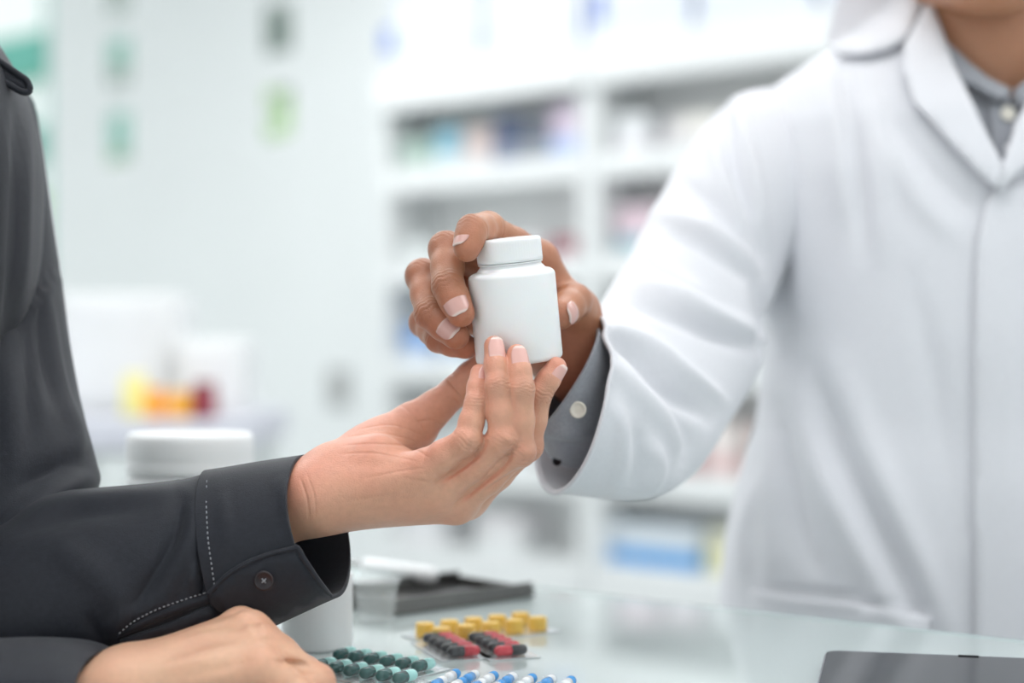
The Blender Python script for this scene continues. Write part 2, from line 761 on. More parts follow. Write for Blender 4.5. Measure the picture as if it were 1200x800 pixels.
# ------------------------------------------------------------------ materials
M = dict(
    wall=mat('wall_paint', (0.86, 0.885, 0.89), 0.55, noise_amt=0.015, noise_scale=3),
    shelf=mat('white_laminate', (0.80, 0.82, 0.825), 0.35, noise_amt=0.01, noise_scale=5),
    shelf_back=mat('shelf_back_panel', (0.86, 0.87, 0.87), 0.5, noise_amt=0.02, noise_scale=4),
    floor=mat('floor_vinyl', (0.62, 0.65, 0.65), 0.25, noise_amt=0.05, noise_scale=6),
    ceil=mat('ceiling_paint', (0.85, 0.86, 0.86), 0.8, noise_amt=0.01, noise_scale=4),
    lampface=mat('lamp_diffuser', (0.9, 0.9, 0.9), 0.4, emit=((1, 1, 1), 1.6)),
    counter=mat('counter_panel', (0.49, 0.565, 0.56), 0.4, noise_amt=0.01, noise_scale=8, coat=1.0, coat_rough=0.02),
    counter_edge=mat('counter_glass_edge', (0.42, 0.60, 0.57), 0.15, noise_amt=0.03, noise_scale=12, coat=1.0),
    counter_body=mat('counter_body', (0.78, 0.80, 0.80), 0.4, noise_amt=0.02, noise_scale=5),
    bottle=mat('white_plastic', (0.90, 0.905, 0.915), 0.32, noise_amt=0.006, noise_scale=30, sss=0.12, bump=0.0001, bump_scale=900),
    tub=mat('tub_plastic', (0.90, 0.91, 0.92), 0.35, noise_amt=0.008, noise_scale=30),
    foil=mat('blister_foil', (0.80, 0.82, 0.83), 0.22, metal=0.75, bump=0.0004, bump_scale=500),
    darksteel=mat('tray_steel', (0.16, 0.155, 0.15), 0.28, metal=1.0, noise_amt=0.05, noise_scale=60),
    steel=mat('brushed_steel', (0.42, 0.42, 0.42), 0.25, metal=1.0, noise_amt=0.05, noise_scale=60),
    whitegloss=mat('white_handle', (0.93, 0.94, 0.95), 0.15, noise_amt=0.005, noise_scale=30),
    dome=mat('clear_blister_film', (0.95, 0.97, 0.97), 0.04, trans=0.0, alpha=0.06, noise_amt=0.01),
    charcoal=mat('charcoal_fabric', (0.0150, 0.0168, 0.0245), 0.6, spec=0.35, noise_amt=0.14, noise_scale=350, bump=0.00035, bump_scale=1400, sheen=0.10),
    stitch=mat('stitch_thread', (0.30, 0.31, 0.34), 0.7, noise_amt=0.05),
    button=mat('dark_button', (0.020, 0.013, 0.017), 0.25, noise_amt=0.1, noise_scale=300),
    coat=mat('white_cotton', (0.75, 0.75, 0.795), 0.8, noise_amt=0.02, noise_scale=300, bump=0.0003, bump_scale=1100, sheen=0.2),
    grey=mat('grey_shirt', (0.30, 0.31, 0.345), 0.75, noise_amt=0.10, noise_scale=500, bump=0.0003, bump_scale=1200, sheen=0.2),
    pearl=mat('pearl_button', (0.80, 0.76, 0.68), 0.25, noise_amt=0.04, noise_scale=200),
    trousers=mat('dark_trousers', (0.05, 0.05, 0.06), 0.8, noise_amt=0.1, noise_scale=200),
    shoes=mat('black_leather', (0.02, 0.02, 0.02), 0.3, noise_amt=0.1, noise_scale=100),
    hair=mat('black_hair', (0.02, 0.016, 0.014), 0.45, noise_amt=0.3, noise_scale=150, bump=0.002, bump_scale=300),
    skin=mat('skin', (0.7, 0.4, 0.3), 0.37, noise_amt=0.05, noise_scale=260, bump=0.00055, bump_scale=1100, sss=0.15, attr=True, crease=True, spec=0.45),
    nail=mat('nail', (0.8, 0.6, 0.55), 0.18, noise_amt=0.02, noise_scale=300, attr=True, coat=0.3),
    tablet=mat('tablet_glass', (0.012, 0.012, 0.016), 0.08, noise_amt=0.02, spec=0.3),
    tabletrim=mat('tablet_metal', (0.35, 0.35, 0.37), 0.3, metal=1.0, noise_amt=0.03),
    black=mat('black_plastic', (0.01, 0.01, 0.012), 0.3, noise_amt=0.1),
    teal_frame=mat('teal_window_frame', (0.10, 0.36, 0.30), 0.4, noise_amt=0.05, noise_scale=8),
    pane=mat('window_glass', (0.85, 0.97, 0.93), 0.02, alpha=0.12, noise_amt=0.01),
    lawn=mat('lawn', (0.30, 0.55, 0.16), 0.9, noise_amt=0.3, noise_scale=9),
    leaf_dark=mat('dark_leaves', (0.018, 0.07, 0.06), 0.6, noise_amt=0.4, noise_scale=9),
    leaf_light=mat('light_leaves', (0.36, 0.60, 0.15), 0.6, noise_amt=0.3, noise_scale=9),
    bark=mat('bark', (0.12, 0.08, 0.05), 0.9, noise_amt=0.3, noise_scale=20),
    greyplate=mat('grey_plate', (0.44, 0.45, 0.45), 0.4, noise_amt=0.05),
)
_cm = {}


def cmat(c, rough=0.45, **kw):
    key = (tuple(round(x, 3) for x in c), rough, tuple(kw.items()))
    if key not in _cm:
        _cm[key] = mat('coloured_finish', c, rough, noise_amt=0.03, noise_scale=25, **kw)
    return _cm[key]


# ------------------------------------------------------------------ the setting
E = np.array([0.755, -0.656])          # direction of shelves and counter in plan
ANG = math.atan2(E[1], E[0])
NB = np.array([0.656, 0.755])          # away from the viewer
SO = np.array([-0.3875, 5.0])          # front left foot of the shelving


def shelf_pt(t, y, z=0.0):
    q = SO + E * t + NB * y
    return np.array([q[0], q[1], z])


def px_on_shelf(px, py, y):
    """local (t, z) where the photo pixel meets the plane at local depth y"""
    r = np.array([(px - 600) / FPX, 1.0])
    o = SO + NB * y
    # o + E t = r d
    A = np.array([[r[0], -E[0]], [r[1], -E[1]]])
    d, t = np.linalg.solve(A, o)
    return t, CAMZ - (py - 400) / FPX * d


def room_box(name, dims, material, **kw):
    o = box(name, dims, material, kind='structure', **kw)
    o.location = (SO[0], SO[1], 0)
    o.rotation_euler = (0, 0, ANG)
    return o


room_box('floor', (-6, 5.5, -6.2, 3.0, -0.1, 0.0), M['floor'], bevel=0)
room_box('ceiling', (-2.6, 5.5, -5.6, 0.56, CEIL, CEIL + 0.1), M['ceil'], bevel=0)
WALLY = 0.42
t_left, _ = px_on_shelf(58, 400, WALLY)
# wall with small square openings, left as a lattice of pieces around the holes
holes = []
for (x0, x1, rows) in ((126, 152, ((-50, 13), (48, 99), (133, 189))), (310, 342, ((-95, -42), (6, 59), (106, 160)))):
    for (y0, y1) in rows:
        ta, za = px_on_shelf(x0, y0, WALLY)
        tb, zb = px_on_shelf(x1, y1, WALLY)
        holes.append((ta, tb, zb, za))
WT = 0.006
bm = bmesh.new()
W0, W1 = t_left, 4.2
colsx = [(holes[0][0], holes[0][1], holes[:3]), (holes[3][0], holes[3][1], holes[3:])]
cur = W0
for (a, b, hs) in colsx:
    add_box(bm, cur, a, WALLY, WALLY + WT, 0, CEIL)
    z = 0.0
    for (ta, tb, z0, z1) in sorted(hs, key=lambda q: q[2]):
        add_box(bm, a, b, WALLY, WALLY + WT, z, z0)
        z = z1
    add_box(bm, a, b, WALLY, WALLY + WT, z, CEIL)
    cur = b
add_box(bm, cur, W1, WALLY, WALLY + WT, 0, CEIL)
wall = bm_obj('wall_back', bm, M['wall'], kind='structure')
wall.location = (SO[0], SO[1], 0)
wall.rotation_euler = (0, 0, ANG)
for i, (ta, tb, z0, z1) in enumerate(holes):
    a, b = (holes[0][0], holes[0][1]) if i < 3 else (holes[3][0], holes[3][1])
    w = empty('window_%d' % (i + 1), (SO[0], SO[1], 0), ANG, kind='structure')
    box('pane', (a, b, WALLY + 0.002, WALLY + 0.004, z0, z1), M['pane'], w, bevel=0, local=True)
    bm = bmesh.new()
    for q in ((a, a + 0.003, z0, z1), (b - 0.003, b, z0, z1), (a, b, z0, z0 + 0.003), (a, b, z1 - 0.003, z1)):
        add_box(bm, q[0], q[1], WALLY + 0.001, WALLY + 0.005, q[2], q[3])
    bm_obj('window_frame', bm, M['greyplate'], w, local=True)
# glazed front beyond the end of the wall
w = empty('window_7', (SO[0], SO[1], 0), ANG, kind='structure')
gx0, gx1 = t_left - 5.0, t_left - 0.05
zt = lambda py: px_on_shelf(30, py, 1.1)[1]
box('pane', (gx0, gx1, 1.1, 1.11, 0, CEIL), M['pane'], w, bevel=0, local=True)
for (ya, yb) in ((42, 96), (150, 192)):
    box('transom', (gx0, gx1, 1.06, 1.16, zt(yb), zt(ya)), M['teal_frame'], w, bevel=0.01, local=True)
for gx in (gx0, gx0 + 1.0, gx0 + 2.0, gx0 + 3.0, gx0 + 4.0, gx1 - 0.06):
    box('mullion', (gx, gx + 0.06, 1.06, 1.16, 0, CEIL), M['teal_frame'], w, bevel=0.01, local=True)
room_box('wall_right', (4.2, 4.32, -5.6, 0.56, 0, CEIL), M['wall'], bevel=0)
# floor joints / baseboard
room_box('baseboard_back', (W0, W1, WALLY - 0.015, WALLY, 0, 0.09), M['shelf'], bevel=0.002)
# outside
g = box('ground', (-30, 14, 3.0, 40, -0.12, -0.02), M['lawn'], bevel=0, kind='structure')
g.location = (SO[0], SO[1], 0)
g.rotation_euler = (0, 0, ANG)


def leafy(name, centre, rad, material, label, n=900, seed=1, trunk=True, group=None):
    r = random.Random(seed)
    root = empty(name, (centre[0], centre[1], 0), label=label, cat='tree' if trunk else 'shrub', group=group)
    V, F = [], []
    for i in range(n):
        while True:
            q = Vector((r.uniform(-1, 1), r.uniform(-1, 1), r.uniform(-1, 1)))
            if 0.25 < q.length < 1:
                break
        c = Vector(centre) + Vector((q.x * rad[0], q.y * rad[1], q.z * rad[2]))
        ax = Vector((r.uniform(-1, 1), r.uniform(-1, 1), r.uniform(-1, 1))).normalized()
        bx = ax.orthogonal().normalized()
        s = r.uniform(0.06, 0.12) * (rad[0] + rad[2]) / 2
        k = len(V)
        V += [c - ax * s, c + bx * s * 0.5 + Vector((0, 0, s * 0.1)), c + ax * s, c - bx * s * 0.5]
        F.append((k, k + 1, k + 2, k + 3))
    mesh_obj('foliage', V, F, material, root, smooth=False)
    top = centre[2]
    TV, TF = tube_data([(centre[0], centre[1], -0.1), (centre[0] + 0.05, centre[1], top * 0.5), (centre[0], centre[1], top + rad[2] * 0.3)], [0.12, 0.09, 0.04] if trunk else [0.04, 0.03, 0.02], 10)
    mesh_obj('trunk' if trunk else 'stem', TV, TF, M['bark'], root)
    return root


leafy('tree', (-1.75, 9.6, 3.3), (0.75, 0.9, 0.95), M['leaf_dark'], 'dark green leafy tree outside behind the small upper windows', 1500, 3)
leafy('bush', (-1.55, 8.6, 1.75), (0.80, 0.7, 0.92), M['leaf_light'], 'light green bush outside below the dark tree', 1300, 4, trunk=False)
leafy('bush', (-3.0, 9.7, 1.2), (0.62, 0.6, 1.05), M['leaf_light'], 'bright green bush outside the teal framed window at the left edge', 900, 5, trunk=False)

# ceiling lamps
ORD_ = ['first', 'second', 'third', 'fourth', 'fifth', 'sixth', 'seventh']
for i, (x, y, sx, sy, pw) in enumerate(LIGHTS):
    o = empty('ceiling_lamp', (x, y, CEIL), label='flat white ceiling light panel, %s of seven from above the customer' % ORD_[i], cat='lamp', group='ceiling light panels')
    box('lamp_housing', (-sx / 2 - 0.03, sx / 2 + 0.03, -sy / 2 - 0.03, sy / 2 + 0.03, -0.045, 0), M['shelf'], o, bevel=0.004, local=True)
    box('diffuser', (-sx / 2, sx / 2, -sy / 2, sy / 2, -0.05, -0.044), M['lampface'], o, bevel=0, local=True)

# wall switch
tk, zk = px_on_shelf(398, 455, WALLY)
q = shelf_pt(tk, WALLY, zk)
o = empty('wall_switch', q, ANG, label='small grey switch plate on the pale wall left of the shelves', cat='switch')
box('plate', (-0.05, 0.05, -0.012, 0, -0.065, 0.065), M['greyplate'], o, bevel=0.004, local=True)
box('rocker', (-0.02, 0.02, -0.02, -0.012, -0.03, 0.03), cmat((0.5, 0.5, 0.5)), o, bevel=0.003, local=True)

# ------------------------------------------------------------------ counter
A0 = np.array([0.0269, 1.345])
CE = nrm([0.79, -0.613])
CM = np.array([CE[1], -CE[0]])       # towards the viewer
CANG = math.atan2(CE[1], CE[0])
CT0, CT1, CDEP = -0.217, 1.25, 0.60
ctr = empty('counter', (A0[0], A0[1], 0), CANG, label='pale glass topped pharmacy counter with a greenish edge', cat='counter')
box('counter_top', (CT0, CT1, -CDEP, 0, COUNTER - 0.03, COUNTER), M['counter'], ctr, bevel=0.0015, local=True)
box('glass_edge', (CT0 - 0.001, CT1 + 0.001, 0.0, 0.006, COUNTER - 0.012, COUNTER), M['counter_edge'], ctr, bevel=0.001, local=True)
box('counter_body', (CT0 + 0.03, CT1 - 0.03, -CDEP + 0.03, -0.05, 0.08, COUNTER - 0.0305), M['counter_body'], ctr, bevel=0.004, local=True)
box('plinth', (CT0 + 0.05, CT1 - 0.05, -CDEP + 0.07, -0.09, 0.0, 0.08), M['greyplate'], ctr, bevel=0.002, local=True)

# ------------------------------------------------------------------ shelving
BAYS = [(0.0, 0.775), (0.785, 1.56), (1.57, 2.345), (2.355, 3.13)]
BAYN = ['left bay', 'second bay', 'third bay', 'right bay']
SZ = [0.66, 0.905, 1.19, 1.47, 1.735]          # shelf board tops
FASC = (1.915, 2.03)
SD = 0.21
for bi, (a, b) in enumerate(BAYS):
    s = empty('shelf_unit', shelf_pt(a, 0), ANG, label='white open medicine shelf unit, %s counted from the pale wall' % ['first', 'second', 'third', 'fourth'][bi], cat='shelf', group='white shelf units along the back wall')
    W = b - a
    for x in (0, W - 0.03):
        box('side_panel', (x, x + 0.03, 0, SD, 0, 2.03), M['shelf'], s, local=True)
    box('back_panel', (0.03, W - 0.03, SD - 0.015, SD - 0.002, 0.6, 2.0), M['shelf_back'], s, bevel=0, local=True)
    for z in SZ:
        box('shelf_board', (0.031, W - 0.031, 0.01, SD - 0.016, z - 0.025, z), M['shelf'], s, local=True)
        box('shelf_lip', (0.031, W - 0.031, 0.0, 0.009, z - 0.062, z + 0.004), M['shelf'], s, local=True)
    box('fascia', (0.0, W, -0.02, -0.001, FASC[0], FASC[1]), M['shelf'], s, local=True)
    box('top_board', (0.031, W - 0.031, 0, SD - 0.016, 2.0, 2.03), M['shelf'], s, local=True)
    for x in (0.032, W / 2 + 0.002):
        d = box('cabinet_door', (x, x + W / 2 - 0.036, -0.016, -0.001, 0.10, 0.595), M['shelf'], s, local=True)
        hx = x + (W / 2 - 0.036) * (0.88 if x < 0.1 else 0.12)
        hb = box('handle', (hx - 0.008, hx + 0.008, -0.03, -0.0165, 0.45, 0.55), M['steel'], d, bevel=0.003, local=True)


ORD = ['first', 'second', 'third', 'fourth', 'fifth', 'sixth', 'seventh', 'eighth', 'ninth', 'tenth', 'eleventh', 'twelfth']


def carton(t, z, w, h, dp, base, band, label, bandfrac=(0.1, 0.4), y=0.04, group=None, rz=0):
    o = empty('medicine_carton', shelf_pt(t + w / 2, y, z), ANG + rz, label=label, cat='box', group=group)
    box('carton_body', (-w / 2, w / 2, 0, dp, 0.0005, h), cmat(base), o, bevel=0.0015, local=True)
    box('printed_band', (-w / 2 - 0.0005, w / 2 + 0.0005, -0.0008, dp * 0.98, h * bandfrac[0], h * bandfrac[1]), cmat(band), o, bevel=0, local=True)
    return o


def jar(t, z, r, h, base, lid, label, y=0.10, group=None):
    o = empty('medicine_bottle', shelf_pt(t, y, z), ANG, label=label, cat='bottle', group=group)
    lathe('bottle_body', [(0.001, 0.0005), (r * 0.94, 0.0005), (r, h * 0.04), (r, h * 0.62), (r * 0.92, h * 0.72), (r * 0.62, h * 0.79), (r * 0.62, h * 0.82), (0.001, h * 0.82)], cmat(base), o, 24)
    lathe('lid', [(0.001, h * 0.8), (r * 0.7, h * 0.8), (r * 0.7, h * 0.98), (r * 0.66, h), (0.001, h)], cmat(lid), o, 24)
    return o


PALE = [(0.78, 0.80, 0.82), (0.80, 0.78, 0.80), (0.76, 0.80, 0.80), (0.82, 0.80, 0.76)]
# (bay, shelf level, list of (kind, width, height, base, band, colour word))
ROWS = {
    (0, 4): [('c', .11, .095, (.42, .56, .50), (.60, .68, .64), 'grey green'), ('c', .085, .12, (.25, .50, .62), (.75, .85, .88), 'teal blue'),
             ('c', .10, .11, (.62, .52, .50), (.75, .70, .70), 'beige pink'), ('c', .07, .14, (.10, .13, .22), (.30, .34, .45), 'dark navy'),
             ('c', .08, .13, (.16, .18, .22), (.35, .38, .42), 'dark grey'), ('c', .10, .15, (.66, .56, .68), (.42, .55, .80), 'lilac and blue')],
    (1, 4): [('c', .10, .10, PALE[0], (.72, .70, .74), 'white'), ('j', .07, .10, PALE[1], (.9, .9, .9), 'white'), ('c', .12, .085, PALE[3], (.66, .64, .66), 'off white'),
             ('j', .07, .11, PALE[2], (.8, .82, .85), 'pale grey'), ('c', .11, .09, (.70, .68, .70), (.8, .78, .8), 'pale mauve'), ('c', .09, .10, PALE[0], (.6, .65, .7), 'pale blue')],
    (0, 3): [('c', .09, .07, PALE[2], (.72, .76, .76), 'white'), ('c', .12, .06, (.74, .75, .74), (.8, .8, .8), 'pale grey'), ('j', .06, .08, PALE[0], (.85, .85, .85), 'white'),
             ('c', .10, .065, PALE[1], (.7, .7, .72), 'off white'), ('c', .08, .055, (.42, .17, .20), (.30, .10, .14), 'maroon')],
    (1, 3): [('c', .12, .125, (.70, .55, .62), (.30, .52, .58), 'pink and teal'), ('c', .10, .11, (.72, .62, .68), (.55, .66, .72), 'pale pink'), ('c', .10, .10, PALE[0], (.65, .7, .75), 'white'),
             ('j', .07, .11, PALE[3], (.5, .6, .7), 'cream'), ('c', .12, .09, PALE[1], (.5, .55, .7), 'white and blue')],
    (0, 2): [('c', .11, .10, (.16, .34, .68), (.70, .78, .88), 'blue'), ('c', .10, .12, (.72, .76, .78), (.45, .58, .75), 'white and blue'), ('j', .07, .12, PALE[0], (.85, .87, .88), 'white'),
             ('c', .12, .09, PALE[2], (.75, .78, .78), 'pale green'), ('c', .10, .13, (.25, .38, .38), (.6, .66, .66), 'dark green')],
    (1, 2): [('c', .11, .13, (.55, .60, .62), (.35, .42, .45), 'grey'), ('c', .10, .10, PALE[1], (.7, .6, .62), 'white and pink'), ('j', .08, .12, PALE[2], (.7, .75, .78), 'white'),
             ('c', .10, .09, (.66, .70, .72), (.8, .8, .8), 'pale grey'), ('c', .09, .11, PALE[3], (.7, .66, .5), 'cream')],
    (0, 1): [('c', .12, .09, PALE[0], (.6, .66, .7), 'white'), ('c', .10, .10, PALE[2], (.78, .8, .8), 'pale grey'), ('c', .12, .08, PALE[1], (.75, .75, .78), 'off white'), ('c', .10, .09, PALE[3], (.8, .78, .7), 'cream')],
    (1, 1): [('c', .10, .14, (.72, .56, .58), (.82, .76, .76), 'rose'), ('c', .11, .15, (.76, .62, .62), (.66, .42, .44), 'pink'), ('c', .10, .14, (.78, .72, .70), (.70, .50, .50), 'pale rose'),
             ('c', .10, .13, (.78, .64, .62), (.8, .76, .74), 'salmon'), ('c', .11, .13, PALE[1], (.7, .6, .62), 'white and rose')],
    (2, 4): [('c', .11, .11, PALE[0], (.5, .6, .7), 'white and blue'), ('j', .07, .11, PALE[1], (.8, .8, .8), 'white'), ('c', .12, .10, PALE[3], (.7, .6, .6), 'cream'), ('c', .10, .12, PALE[2], (.5, .7, .7), 'pale green')],
    (2, 3): [('c', .12, .12, PALE[2], (.4, .6, .7), 'white and teal'), ('j', .08, .12, PALE[0], (.6, .6, .65), 'white'), ('c', .11, .10, PALE[1], (.7, .5, .6), 'pink')],
    (2, 2): [('c', .11, .12, PALE[3], (.7, .7, .5), 'cream'), ('c', .12, .11, PALE[0], (.4, .5, .7), 'white and blue'), ('j', .08, .12, PALE[2], (.7, .75, .78), 'white')],
    (2, 1): [('c', .12, .12, PALE[1], (.7, .5, .5), 'white and red'), ('c', .11, .13, PALE[0], (.5, .6, .7), 'white and blue')],
}
LEVN = ['lowest shelf', 'second lowest shelf', 'middle shelf', 'second highest shelf', 'highest shelf']
for (bi, lv), items in ROWS.items():
    a, b = BAYS[bi]
    tot_w = sum(q[1] for q in items)
    gap = (b - a - 0.09 - tot_w) / (len(items) + 0.0)
    t = a + 0.045 + gap * 0.4
    for k, (kd, w, h, base, band, word) in enumerate(items):
        lab = '%s %s on the %s of the %s, %s from left' % (word, 'carton' if kd == 'c' else 'plastic bottle', LEVN[lv], BAYN[bi], ORD[k])
        if kd == 'c':
            carton(t, SZ[lv], w, h, 0.13, base, band, lab, group='products on the %s' % LEVN[lv])
        else:
            jar(t + w / 2, SZ[lv], w / 2, h, base, band, lab, group='products on the %s' % LEVN[lv])
        t += w + gap
# lowest shelf of the second and third bays
t0, _ = px_on_shelf(716, 640, 0.05)
t1, _ = px_on_shelf(818, 640, 0.05)
carton(t0, SZ[0], t1 - t0, 0.115, 0.13, (0.72, 0.78, 0.84), (0.05, 0.33, 0.72), 'wide white carton with a bright blue lower band on the lowest shelf', (0.04, 0.40), y=0.05)
t2, _ = px_on_shelf(829, 640, 0.05)
carton(t2, SZ[0], 0.075, 0.115, 0.13, (0.76, 0.76, 0.62), (0.80, 0.78, 0.50), 'narrow cream carton beside the wide blue banded carton', (0.1, 0.6), y=0.05)
for k, px in enumerate((470, 560)):
    tt, _ = px_on_shelf(px, 640, 0.05)
    carton(tt, SZ[0], 0.16, 0.10, 0.13, PALE[k], PALE[k + 1], ['long white carton on the lowest shelf of the left bay nearest the pale wall', 'long white carton on the lowest shelf in the middle of the left bay'][k], y=0.05)
# boxes on top of the units
for k in range(7):
    t = 0.03 + k * 0.36
    carton(t, 2.03, 0.33, 0.22, 0.16, (0.70, 0.74, 0.82), (0.76, 0.79, 0.85), 'large white storage carton on top of the shelves, %s from the pale wall' % ORD[k], (0.5, 0.7), y=0.03, group='storage cartons on top of the shelves')
    o = COL.objects[-1] if False else None
# blue print on two of the top cartons
for k, (px, py, wd, hh) in enumerate(((456, 48, 0.05, 0.075), (703, 8, 0.04, 0.09))):
    tt, zz = px_on_shelf(px, py, 0.03)
    par = [x for x in bpy.data.objects if x.name.startswith('medicine_carton') and 'storage carton' in x.get('label', '') and ('%s from' % ORD[0 if k == 0 else 2]) in x['label']][0]
    q = box('printed_mark', (tt - wd / 2, tt + wd / 2, 0.028, 0.0292, zz - hh / 2, zz + hh / 2), cmat((0.16, 0.25, 0.62)), None, bevel=0)
    q.location = (SO[0], SO[1], 0)
    q.rotation_euler = (0, 0, ANG)
    q.parent = par
    q.matrix_parent_inverse = parent_world(par).inverted()

# ------------------------------------------------------------------ side counter at the left with white boxes and jars
SCd = 2.9
sc = empty('side_counter', (0, 0, 0), label='low white side counter behind the customer with a lavender grey top', cat='counter')
xa, xb = P(20, 500, SCd)[0], P(288, 500, SCd)[0]
ztop = P(0, 492, SCd)[2]
box('worktop', (xa - 0.6, xb, SCd - 0.02, SCd + 0.55, ztop - 0.05, ztop), cmat((0.62, 0.63, 0.70)), sc, bevel=0.003)
box('cabinet_body', (xa - 0.58, xb - 0.02, SCd, SCd + 0.53, 0.08, ztop - 0.051), cmat((0.66, 0.70, 0.70)), sc, bevel=0.003)
box('plinth', (xa - 0.56, xb - 0.04, SCd + 0.05, SCd + 0.5, 0.0, 0.08), M['greyplate'], sc, bevel=0.002)
nd = 4
for k in range(nd):
    w_ = (xb - 0.02 - (xa - 0.58)) / nd
    dd = box('cabinet_door', (xa - 0.58 + k * w_ + 0.004, xa - 0.58 + (k + 1) * w_ - 0.004, SCd - 0.016, SCd - 0.001, 0.10, ztop - 0.06), cmat((0.70, 0.74, 0.74)), sc, bevel=0.002)
    box('handle', (xa - 0.58 + (k + .5) * w_ - 0.05, xa - 0.58 + (k + .5) * w_ + 0.05, SCd - 0.03, SCd - 0.017, ztop - 0.12, ztop - 0.105), M['steel'], dd, bevel=0.003)


def white_case(name, pxa, pxb, pya, d, dp, label, cat, col):
    x0, x1 = P(pxa, 0, d)[0], P(pxb, 0, d)[0]
    z1 = P(0, pya, d)[2]
    o = empty(name, ((x0 + x1) / 2, d, ztop), label=label, cat=cat)
    box('case_body', (x0, x1, d, d + dp, ztop + 0.0005, z1), cmat(col), o, bevel=0.008)
    box('case_front', (x0 + 0.015, x1 - 0.015, d - 0.006, d - 0.0005, ztop + 0.02, z1 - 0.02), cmat((col[0] * 0.97, col[1] * 0.97, col[2] * 0.98)), o, bevel=0.003)
    return o


white_case('dispenser_case', 70, 203, 345, SCd + 0.25, 0.22, 'tall white case on the side counter next to the dark sleeve', 'box', (0.80, 0.81, 0.82))
white_case('dispenser_case', 205, 284, 398, SCd + 0.22, 0.2, 'shorter white case on the side counter behind the maroon jar', 'box', (0.84, 0.85, 0.86))


def small_jar(px, d, r, h, c, lid, label, cat='jar'):
    x = P(px, 0, d)[0]
    o = empty('small_jar', (x, d, ztop), label=label, cat=cat)
    lathe('jar_body', [(0.001, 0.0005), (r * 0.95, 0.0005), (r, 0.004), (r, h * 0.75), (r * 0.8, h * 0.82), (0.001, h * 0.82)], cmat(c), o, 24)
    lathe('lid', [(0.001, h * 0.81), (r * 0.88, h * 0.81), (r * 0.88, h * 0.98), (0.001, h)], cmat(lid), o, 24)


small_jar(183, SCd + 0.08, 0.019, 0.052, (0.90, 0.36, 0.03), (0.92, 0.42, 0.05), 'orange jar on the side counter, left of the two orange jars')
small_jar(212, SCd + 0.08, 0.020, 0.048, (0.93, 0.45, 0.04), (0.93, 0.55, 0.10), 'orange jar on the side counter, next to the maroon jar')
small_jar(239, SCd + 0.08, 0.022, 0.064, (0.28, 0.04, 0.06), (0.22, 0.05, 0.06), 'dark maroon jar on the side counter')
small_jar(158, SCd + 0.15, 0.022, 0.078, (0.88, 0.82, 0.30), (0.92, 0.88, 0.45), 'pale yellow jar on the side counter behind the orange jars')

